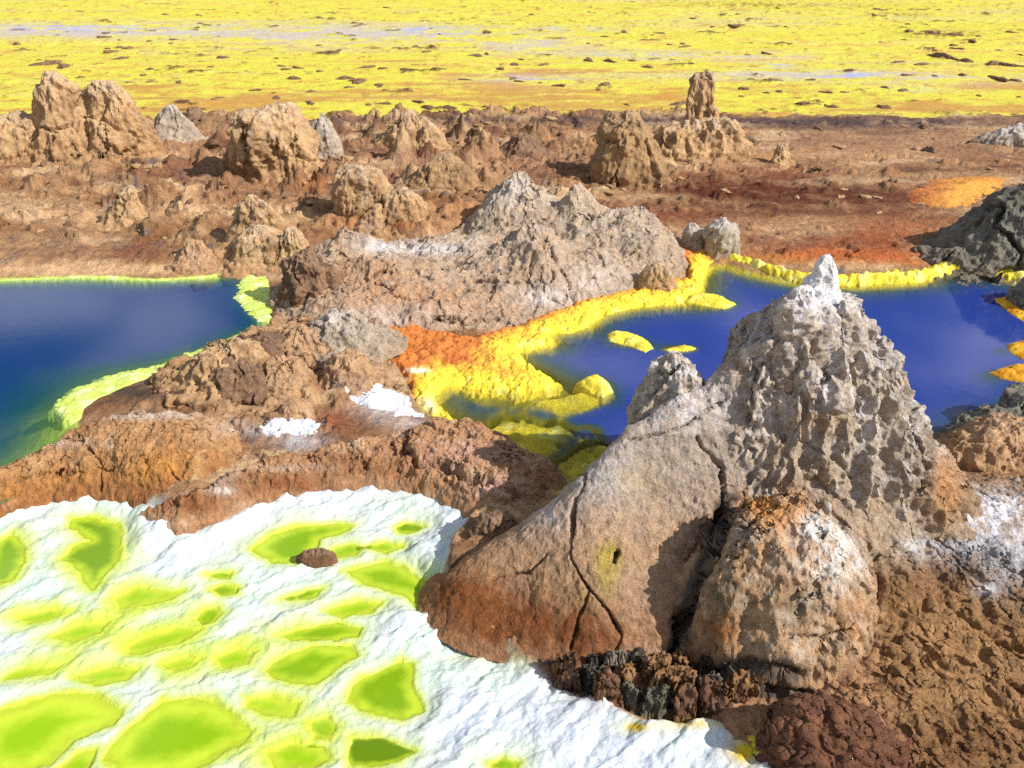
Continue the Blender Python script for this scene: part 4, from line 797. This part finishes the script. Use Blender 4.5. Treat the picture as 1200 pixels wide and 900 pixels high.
def big_cone():
    Z = -.10
    def paint_up(V, N, c, t, a, b):
        u, v, _ = PJ(*V.T); q = tuple(V.T)
        dr = fbm(q, (9, 9, 1.6), 3, seed=90); m = fbm(q, 26, 3, seed=91)
        c = mixc(c, S(222, 218, 218), np.clip(.75 * ss(.0, .5, m * .7 + dr * .5 + .1 + .25 * (t - .5)), 0, 1))
        c = mixc(c, S(250, 250, 255), np.clip(gsum(u, v, [(950, 345, 16, 14, .9), (965, 318, 10, 20, 1.0), (975, 352, 14, 10, .7)]) * (1 + 2 * m), 0, 1))
        c = mixc(c, S(170, 134, 96), np.clip(gsum(u, v, [(960, 495, 30, 16, .8), (915, 530, 26, 20, .7), (1120, 590, 40, 40, .8), (960, 560, 60, 20, .4)]) * (1 + a), 0, 1))
        return mixc(c, S(206, 150, 96), np.clip(gsum(u, v, [(1110, 560, 16, 30, .7)]), 0, 1))
    root = lathe('rock_cone', [(334, 944, 978), (342, 930, 988), (354, 914, 998), (370, 894, 1010), (392, 872, 1026), (415, 856, 1044), (440, 848, 1056), (465, 838, 1066), (490, 820, 1078), (515, 806, 1092), (540, 790, 1112), (565, 776, 1138), (590, 764, 1168), (610, 755, 1196)],
                 yc=5.2, pal='grey', seed=80, ratio=.78, rib=1.5, crack=.6, pit=1.0, amp=.35, bumpy=1.0, paint=paint_up,
                 carve=[([(886, 415), (884, 455), (876, 500)], 5, .07), ([(965, 415), (970, 440), (955, 480)], 4, .05), ([(1072, 500), (1085, 545), (1078, 575)], 3, .05), ([(940, 520), (975, 535), (1000, 560)], 3, .04), ([(858, 395), (846, 430), (820, 470)], 3, .04)])
    tag(root, 'huge pitted grey rock cone with a white salt tip, filling the right foreground', 'rock cone')
    def paint_tip(V, N, c, t, a, b):
        m = fbm(tuple(V.T), 30, 3, seed=92); return mixc(c, S(248, 248, 255), ss(-.35, .25, m + .25 - 1.2 * ss(.0, .12, V[:, 0] - 2.27)))
    lathe('salt_tip', [(300, 963, 976), (308, 957, 980), (320, 950, 983), (332, 940, 984), (344, 932, 988), (360, 925, 992)], yc=5.16, pal='grey', seed=81, ratio=.9, rib=.6, crack=0, pit=1.0, amp=.6, paint=paint_tip, parent=root, dip=1.4)
    for k, (rw) in enumerate(([(336, 934, 948), (344, 926, 956), (356, 918, 962), (372, 910, 966)], [(356, 958, 974), (363, 950, 980), (376, 942, 986), (390, 936, 990)], [(352, 984, 998), (359, 979, 1006), (370, 975, 1010), (384, 972, 1014)])):
        lathe('knob', rw, yc=5.02 if k < 3 else 5.2, pal='grey', seed=82 + k, rib=.5, crack=0, pit=1.4, paint=paint_up, parent=root, dip=1.2)
    def paint_pin(V, N, c, t, a, b):
        return mixc(c, S(236, 236, 240), .7 * ss(.1, .5, fbm(tuple(V.T), 18, 3, seed=93) + .3 * (t - .4)))
    lathe('side_pinnacle', [(413, 782, 794), (420, 770, 803), (434, 757, 812), (450, 748, 822), (468, 742, 832), (492, 738, 842)], yc=5.15, pal='grey', seed=87, rib=1.2, pit=1.2, paint=paint_pin, parent=root, dip=.3)
    # smooth left flank
    def paint_fl(V, N, c, t, a, b):
        u, v, _ = PJ(*V.T); m = fbm(tuple(V.T), 12, 4, seed=94)
        c = mixc(c, S(172, 158, 144), .85 * ss(660, 540, v - .12 * (u - 700) + 60 * a + 40 * m)); c = mixc(c, S(222, 216, 216), np.clip(gsum(u, v, [(800, 470, 70, 30, .7), (700, 545, 40, 40, .45), (640, 600, 30, 30, .35)]) * (1 + 2 * m), 0, 1))
        c = mixc(c, S(134, 82, 46), np.clip(gsum(u, v, [(560, 715, 60, 36, 1.1), (630, 740, 60, 34, .9), (700, 745, 40, 40, .8), (540, 690, 30, 20, .6)]) * (1 + .8 * m), 0, 1))
        c = mixc(c, S(182, 160, 62), np.clip(gsum(u, v, [(715, 655, 14, 17, 1.6), (712, 676, 12, 18, .8), (690, 700, 20, 10, .3), (745, 560, 30, 20, .2)]) * (1 + .5 * m), 0, 1))
        return mixc(c, S(178, 150, 128), np.clip(gsum(u, v, [(760, 770, 40, 14, .7), (740, 680, 50, 50, .4)]), 0, 1))
    # rippled right slope
    def paint_sl(V, N, c, t, a, b):
        u, v, _ = PJ(*V.T); m = fbm(tuple(V.T), 14, 4, seed=96)
        c = mixc(c, S(178, 158, 134), np.clip(gsum(u, v, [(1080, 610, 80, 40, .9), (1020, 600, 40, 30, .5), (1040, 650, 40, 30, .6)]) * (1 + m), 0, 1))
        c = mixc(c, S(226, 226, 232), np.clip(gsum(u, v, [(1165, 600, 50, 24, 1.0), (1150, 640, 50, 20, .8), (1190, 660, 40, 24, .7), (1160, 690, 16, 10, .7), (1080, 640, 20, 14, .5)]) * (1 + 1.8 * m), 0, 1))
        c = mixc(c, S(92, 86, 82), np.clip(gsum(u, v, [(1150, 655, 50, 24, .55), (1110, 625, 30, 14, .4), (1190, 700, 30, 30, .4)]) * (1 + 2 * m), 0, 1))
        return mixc(c, S(118, 78, 52), np.clip(gsum(u, v, [(1040, 690, 60, 20, .5), (1120, 880, 100, 30, .5), (960, 800, 20, 30, .3)]) * (1 + m), 0, 1))
    crest = XYZ([(900, 400, 5.15), (855, 430, 5.05), (800, 463, 4.97), (770, 482, 4.93), (735, 502, 4.88), (700, 541, 4.78), (650, 586, 4.66), (600, 626, 4.56), (560, 652, 4.48), (522, 688, 4.38)])
    body = XYZ([(512, 712, 4.28), (530, 735, 4.12), (570, 765, 3.95), (620, 788, 3.83), (660, 800, 3.77), (720, 806, 3.74), (780, 800, 3.76),
                (600, 700, 4.22), (640, 655, 4.32), (640, 730, 4.02), (700, 600, 4.45), (700, 660, 4.20), (700, 730, 3.95), (760, 560, 4.66), (760, 620, 4.38), (760, 690, 4.10), (770, 750, 3.90), (820, 520, 4.80), (830, 570, 4.62), (830, 640, 4.32), (800, 700, 4.08),
                (870, 520, 4.85), (900, 590, 4.45), (960, 600, 4.42), (1020, 600, 4.5), (1080, 590, 4.75), (1135, 572, 5.2), (1175, 590, 5.0), (1240, 590, 5.1), (900, 620, 4.2), (860, 720, 3.95), (860, 790, 3.75), (930, 770, 3.78), (1030, 640, 4.35), (1090, 630, 4.55), (1200, 630, 4.7), (1060, 700, 4.06), (1130, 690, 4.2), (1200, 700, 4.2), (1000, 760, 3.78), (1100, 770, 3.76), (1200, 770, 3.82), (960, 820, 3.48), (1040, 840, 3.38), (1120, 850, 3.36), (1200, 850, 3.40), (1000, 900, 3.08), (1080, 930, 2.95), (1200, 930, 2.98), (1400, 700, 4.2), (1400, 850, 3.4), (1500, 600, 5.0), (900, 850, 3.32), (850, 830, 3.46)])
    back = [(x + .12, y + .45, z * .30 - .1) for x, y, z in crest[2:]] + [(x + .2, y + .95, -.3) for x, y, z in crest[3:]] + [(-.9, 4.9, -.4), (-.95, 4.2, -.4), (-.6, 3.8, -.38), (-.2, 3.45, -.35), (.35, 3.25, -.35), (.9, 3.1, -.3), (1.0, 2.6, -.3), (-1.2, 5.6, -.4), (2.6, 5.75, .05), (3.2, 5.9, .0), (1.0, 6.1, -.2), (1.9, 6.2, -.2), (4.5, 5.9, 0), (4.6, 4.0, .4), (4.6, 2.5, .1), (2.0, 2.3, -.1), (3.2, 2.4, .0)]
    core = [(1.75, 5.2, .95), (2.2, 5.2, .8), (2.5, 5.3, .5), (1.45, 5.5, .6)]
    tps = TPS(crest + body + back + core)
    def ripple(Q): return .085 * ss(2.2, 2.9, Q[0] + .9 * (4.1 - Q[1]) + .3) * ss(4.75, 4.4, Q[1])
    def paint_all(V, N, c, t, a, b):
        u, v, _ = PJ(*V.T); r = ss(950, 1030, u - .35 * (v - 700) * (v > 700) + 40 * a)
        rc = mixc(np.tile(PAL['rust']['c0'], (len(V), 1)), PAL['rust']['c1'], ss(-.2, .3, a + .4 * b))
        c = mixc(paint_fl(V, N, c, t, a, b), paint_sl(V, N, rc, t, a, b), r); m = fbm(tuple(V.T), 11, 4, .6, seed=97)
        dc = np.tile(PAL['rind']['c0'], (len(V), 1)); dc = mixc(dc, S(206, 186, 164), ss(-.1, .4, m)); dc = mixc(dc, PAL['rind']['c1'], ss(.0, .4, a))
        w = ss(1.1, .75, ((V[:, 0] - dx) / .62) ** 2 + ((V[:, 1] - dy) / .56) ** 2 + .25 * m)
        c = mixc(c, paint_do(V, N, dc, t, a, b), w)
        for ln in gul[:4]:      # colour blends to dark slate grey along the deep gullies
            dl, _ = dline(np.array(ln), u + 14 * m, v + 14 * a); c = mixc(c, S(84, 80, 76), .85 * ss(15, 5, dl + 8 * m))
        return c
    # rounded dome in front
    def paint_do(V, N, c, t, a, b):
        u, v, _ = PJ(*V.T); m = fbm(tuple(V.T), 15, 4, seed=95)
        c = mixc(c, S(214, 152, 88), np.clip(gsum(u, v, [(900, 592, 40, 16, .9), (930, 612, 30, 16, .7), (880, 600, 20, 16, .6)]) * (1 + 1.6 * m), 0, 1))
        c = mixc(c, S(226, 222, 216), np.clip(gsum(u, v, [(955, 615, 26, 14, 1.0), (975, 660, 34, 40, .55), (1000, 640, 20, 30, .5), (870, 620, 14, 20, .4)]) * (1 + 2 * m), 0, 1))
        c = mixc(c, S(104, 100, 82), np.clip(gsum(u, v, [(845, 700, 26, 40, .7), (930, 710, 34, 24, .6), (860, 640, 14, 40, .3)]) * (1 + 1.5 * m), 0, 1))
        return mixc(c, S(166, 112, 60), np.clip(gsum(u, v, [(845, 740, 30, 26, .9), (1000, 720, 20, 30, .4)]) * (1 + m), 0, 1))
    dx, dy = float(XYZ([(924, 660, 4.0)])[0][0]), 4.08
    def zdome(X, Y):
        w = .22 * fbm((X, Y), 2.0, 3, seed=31)
        ex = np.abs((X - dx) / .60 + w) ** 2.2 + np.abs((Y - dy - .1 * (X - dx)) / .54 + w) ** 2.2
        lum = .07 * fbm((X, Y), 3.0, 4, .55, seed=33) + .05 * fbm((X, Y), 5, 4, .55, ridge=True, seed=34)
        return np.where(ex < 1, -.05 + .90 * np.clip(1 - ex, 0, 1) ** .60 + lum * np.clip(1.2 - ex, 0, 1), -.05 - .6 * (ex - 1)) + .22 * (Y - dy)
    def zflank(X, Y):
        a = tps(X, Y) - .25 * ss(.6, .3, np.hypot(X - 2.05, Y - 5.25)); r2 = ((X - dx) / .60) ** 2 + ((Y - dy) / .54) ** 2
        a = a - .22 * ss(1.1, .5, r2); b = zdome(X, Y); k = 16.0
        return np.where(r2 < 2.2, np.log(np.exp(k * np.maximum(a, -1)) + np.exp(k * np.maximum(b, -1))) / k, a)
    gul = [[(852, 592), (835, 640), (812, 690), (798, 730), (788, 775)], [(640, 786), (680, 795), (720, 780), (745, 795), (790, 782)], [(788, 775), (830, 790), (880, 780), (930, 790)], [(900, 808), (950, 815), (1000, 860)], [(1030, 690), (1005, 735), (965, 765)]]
    def calm(X, Y):
        u, v, _ = PJ(X, Y, tps(X, Y))
        return .50 + .50 * ss(720, 860, u) * (1 - .30 * ss(1000, 1050, u) * ss(640, 690, v))
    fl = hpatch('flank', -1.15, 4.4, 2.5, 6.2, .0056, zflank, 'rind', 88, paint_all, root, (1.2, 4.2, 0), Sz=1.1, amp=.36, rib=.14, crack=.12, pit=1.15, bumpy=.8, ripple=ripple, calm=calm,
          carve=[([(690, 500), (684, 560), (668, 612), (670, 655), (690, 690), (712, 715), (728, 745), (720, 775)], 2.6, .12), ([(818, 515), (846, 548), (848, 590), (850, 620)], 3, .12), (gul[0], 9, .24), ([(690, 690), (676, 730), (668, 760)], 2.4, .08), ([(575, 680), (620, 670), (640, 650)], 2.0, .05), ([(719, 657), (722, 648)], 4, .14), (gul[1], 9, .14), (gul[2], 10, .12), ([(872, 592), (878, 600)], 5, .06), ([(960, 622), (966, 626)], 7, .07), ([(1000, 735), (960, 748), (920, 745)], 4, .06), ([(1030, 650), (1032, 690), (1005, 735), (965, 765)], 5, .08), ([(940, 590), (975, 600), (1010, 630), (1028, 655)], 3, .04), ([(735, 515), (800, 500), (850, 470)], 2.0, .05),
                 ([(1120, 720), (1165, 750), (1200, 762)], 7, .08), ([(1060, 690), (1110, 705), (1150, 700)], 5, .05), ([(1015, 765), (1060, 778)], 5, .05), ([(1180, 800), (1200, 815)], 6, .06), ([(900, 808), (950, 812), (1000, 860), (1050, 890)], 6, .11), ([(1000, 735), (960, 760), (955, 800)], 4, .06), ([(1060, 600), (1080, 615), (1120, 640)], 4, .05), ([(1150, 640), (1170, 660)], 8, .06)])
    fl['label'] = 'cracked brown flank with a crusty dome and a rippled rusty slope'
    # foot of the cone: separate broken blocks
    o = lathe('rock', [(832, 926, 962), (842, 908, 990), (860, 897, 1030), (882, 890, 1070), (908, 884, 1110)], yc=3.2, pal='red', seed=100, ratio=.6, rib=.3, amp=.8, crack=0, pit=.8, ripple=.06, dip=-.35, sq=2.0)
    tag(o, 'dark red-brown rippled rock at the bottom edge below the big cone', 'rock')
    cp = GP([(628, 778), (665, 770), (720, 776), (790, 768), (850, 772), (930, 780), (945, 815), (905, 835), (880, 846), (850, 852), (800, 850), (760, 852), (728, 838), (700, 838), (672, 818), (645, 800)], -.1)
    def cells(X, Y):
        w = .05 * fbm((X, Y), 5, 4, .6, seed=141); w2 = .05 * fbm((X, Y), 5, 4, .6, seed=142)
        return worley((X + w, Y + w2), 6.2, 143)
    def zcr(X, Y):
        f1, f2, ci = cells(X, Y); d = sdf(cp, X, Y) + .06 * fbm((X, Y), 6, 4, .6, seed=144)
        e = ss(.0, .34, f2 - f1)
        return -.32 + ss(-.06, .10, d) * (.18 + e * (.09 + .14 * ci) + .03 * fbm((X, Y), 9, 4, .6, ridge=True, seed=145)) + .10 * ss(0, .5, d)
    def pcr(V, N, c, t, a, b):
        ci = cells(V[:, 0], V[:, 1])[2]; m = fbm(tuple(V.T), 14, 4, .6, seed=146); u, v, _ = PJ(*V.T)
        cols = np.array([S(96, 92, 84), S(146, 108, 76), S(118, 112, 98), S(164, 124, 84), S(84, 76, 70), S(150, 138, 122), S(128, 92, 68)])
        c = cols[(ci * 6.99).astype(int)]; c = mixc(c, S(190, 176, 158), .6 * ss(.1, .5, m)); c = mixc(c, S(78, 72, 70), .7 * ss(.1, .5, -m))
        return mixc(c, S(196, 176, 80), np.clip(gsum(u, v, [(745, 848, 20, 6, .9), (830, 848, 40, 6, .7), (885, 838, 12, 14, .9)]) * (1 + 2 * m), 0, 1))
    o = hpatch('rock_crust', -.1, 1.7, 3.2, 4.1, .0046, zcr, 'slate', 140, pcr, None, (.75, 3.6, 0), keep=-.27, Sz=.5, amp=.6, rib=.5, crack=.8, pit=1.5, bumpy=1.3)
    tag(o, 'dark broken layered crust along the foot of the big cone, meeting the white salt', 'rock crust')

# ------------------------------------------------------------------ repeated small stones
def stones():
    def proto(seed, flat, pal, n=26):
        th = np.linspace(0, 2 * np.pi, n, endpoint=False); ph = np.linspace(.02, np.pi * .78, n // 2)
        P = np.stack([np.sin(ph)[:, None] * np.cos(th), np.sin(ph)[:, None] * np.sin(th), np.repeat(np.cos(ph)[:, None], n, 1)], 2)
        q = tuple(P.reshape(-1, 3).T.astype(f32)); r = 1 + .9 * fbm(q, 1.5, 5, .65, seed=seed) + .35 * fbm(q, 4, 3, .6, ridge=True, seed=seed + 1)
        rg = np.random.default_rng(seed); sc = np.ones(P.shape[:2])
        for _ in range(9):
            nv = rg.normal(size=3); nv /= np.linalg.norm(nv); dd = rg.uniform(.5, .85); sc = np.minimum(sc, dd / np.maximum((P * nv).sum(2), dd))
        P = P * sc[..., None] * r.reshape(P.shape[0], n, 1); P[..., 2] *= flat; P[0] = P[0].mean(0)
        V = P.reshape(-1, 3); c, *_ = rock_color(V, -.2, 1.0, pal, seed)
        return mesh('salt_rock', V, grid_quads(*P.shape[:2], closed=True)[:, ::-1], c, M_ROCK)
    rng = np.random.default_rng(5)
    def scatter(protos, pts, sizes, name, label, cat, group, sink=.1):
        X = np.array([p[0] for p in pts]); Y = np.array([p[1] for p in pts]); z = ground_z(X, Y)
        used = set()
        for x, y, zz, s in zip(X, Y, z, sizes):
            pr = protos[rng.integers(len(protos))]
            if pr.name in used:
                o = pr.copy(); COL.objects.link(o)
            else: o = pr; used.add(pr.name)
            o.name = name; o.location = (x, y, float(zz) - sink * s * .3); o.rotation_euler = (0, 0, rng.uniform(0, 6.28))
            o.scale = (s * rng.uniform(.8, 1.7), s * rng.uniform(.5, .9), s * rng.uniform(.6, 1.1))
            tag(o, label, cat, group)
    pr = [proto(200 + i, .45, 'dark', 48) for i in range(6)]
    pts, sz = [], []
    spots = [(55, 77, .55), (75, 80, .4), (130, 62, .45), (142, 69, .4), (122, 45, .45), (175, 97, .22), (175, 50, .25), (200, 52, .2), (335, 82, .35), (345, 93, .3), (405, 93, .45), (418, 97, .4), (430, 80, .3), (445, 101, .3), (410, 104, .2), (545, 94, .35), (500, 62, .35), (555, 66, .3), (375, 84, .25), (330, 78, .25),
             (690, 73, .4), (715, 74, .35), (740, 72, .4), (758, 80, .3), (708, 101, .35), (655, 102, .3), (735, 124, .2), (880, 93, .2), (905, 95, .35), (950, 95, .25), (968, 109, .3), (898, 110, .25), (913, 108, .3), (975, 126, .35), (1035, 127, .4), (1105, 69, .6), (1130, 73, .45), (1165, 76, .45), (1185, 78, .4), (1080, 77, .35), (1052, 74, .3), (1170, 94, .6), (1190, 96, .4), (1127, 89, .35), (1037, 104, .2), (1147, 113, .18), (1095, 90, .2), (940, 125, .3), (810, 120, .2), (785, 53, .3), (800, 52, .25), (690, 52, .2), (1120, 42, .5), (1090, 40, .5), (1065, 38, .45), (415, 28, .3), (318, 4, .25), (20, 53, .35), (150, 58, .4), (300, 107, .25), (490, 120, .3), (250, 118, .2)]
    for u, v, s in spots:
        x, y = G(u, v); pts.append((float(x), float(y))); sz.append(s * .40)
    for _ in range(130):
        u = rng.uniform(-150, 1350); v = rng.uniform(10, 130); x, y = G(u, v); pts.append((float(x), float(y))); sz.append(rng.uniform(.05, .15))
    scatter(pr, pts, sz, 'salt_rock', 'low dark brown rock lying out on the far yellow salt flat', 'rock', 'dark rocks scattered on the yellow salt flat')
    pr = [proto(230 + i, .6, p) for i, p in enumerate(('tan', 'dark', 'rind', 'tan', 'dark', 'dark'))]
    pts, sz = [], []
    while len(pts) < 280:
        u = rng.uniform(-60, 1260); v = rng.uniform(148, 470)
        if v > 300 and not (215 < u < 480 and v > 372): continue
        if u > 800 and rng.uniform() < .6: continue
        x, y = G(u, v); pts.append((float(x), float(y))); sz.append(rng.uniform(.03, .10) * (1.3 if v < 230 else .75))
    scatter(pr, pts, sz, 'loose_stone', 'small loose stone lying on the rough brown plain', 'stone', 'loose stones on the brown plain')

# ------------------------------------------------------------------ sky, sun, camera
def light():
    w = bpy.data.worlds.new('World'); scene.world = w; w.use_nodes = True; t = w.node_tree; N = t.nodes; L = t.links.new
    bg = N['Background']; sky = N.new('ShaderNodeTexSky'); sky.sky_type = 'NISHITA'; sky.sun_disc = False
    az, el = math.radians(115), math.radians(39)          # clockwise from +Y: to the right, a little behind the camera
    sky.sun_elevation = el; sky.sun_rotation = az
    tc = N.new('ShaderNodeTexCoord'); mp = N.new('ShaderNodeMapping'); mp.inputs['Scale'].default_value = (1, 1, 2.6)
    nz = N.new('ShaderNodeTexNoise'); nz.inputs['Scale'].default_value = 5.5; nz.inputs['Detail'].default_value = 5
    L(tc.outputs['Generated'], mp.inputs['Vector']); L(mp.outputs[0], nz.inputs['Vector'])
    rp = N.new('ShaderNodeValToRGB'); rp.color_ramp.elements[0].position = .50; rp.color_ramp.elements[1].position = .66
    L(nz.outputs['Fac'], rp.inputs['Fac'])
    mx = N.new('ShaderNodeMixRGB'); mx.inputs['Color2'].default_value = (15, 15, 15.8, 1)
    L(rp.outputs['Color'], mx.inputs['Fac']); L(sky.outputs[0], mx.inputs['Color1']); L(mx.outputs[0], bg.inputs['Color'])
    bg.inputs['Strength'].default_value = .078
    s = bpy.data.lights.new('sun', 'SUN'); s.energy = 4.8; s.angle = math.radians(.5); s.color = (1, .95, .88)
    o = bpy.data.objects.new('sun', s); COL.objects.link(o)
    from mathutils import Vector
    dv = Vector((math.sin(az) * math.cos(el), math.cos(az) * math.cos(el), math.sin(el)))
    o.rotation_euler = dv.to_track_quat('Z', 'Y').to_euler(); o.location = dv * 30
    c = bpy.data.cameras.new('camera'); co = bpy.data.objects.new('camera', c); COL.objects.link(co)
    c.sensor_width = 36; c.lens = 36 * F / 1200; c.clip_end = 10000; c.clip_start = .05
    co.location = (0, 0, H); co.rotation_euler = (math.pi / 2 - PIT, 0, 0); scene.camera = co
    v = scene.view_settings; v.view_transform = 'Standard'; v.look = 'None'; v.exposure = 0.20; v.gamma = 1; v.use_curve_mapping = False
    scene.cycles.use_denoising = False
    scene.cycles.max_bounces = 5; scene.cycles.transparent_max_bounces = 8

import time
for fn in (build_ground, build_water, mounds, crusts, rocks, big_cone, stones, light):
    t0 = time.time(); fn(); print('STEP', fn.__name__, round(time.time() - t0, 1))
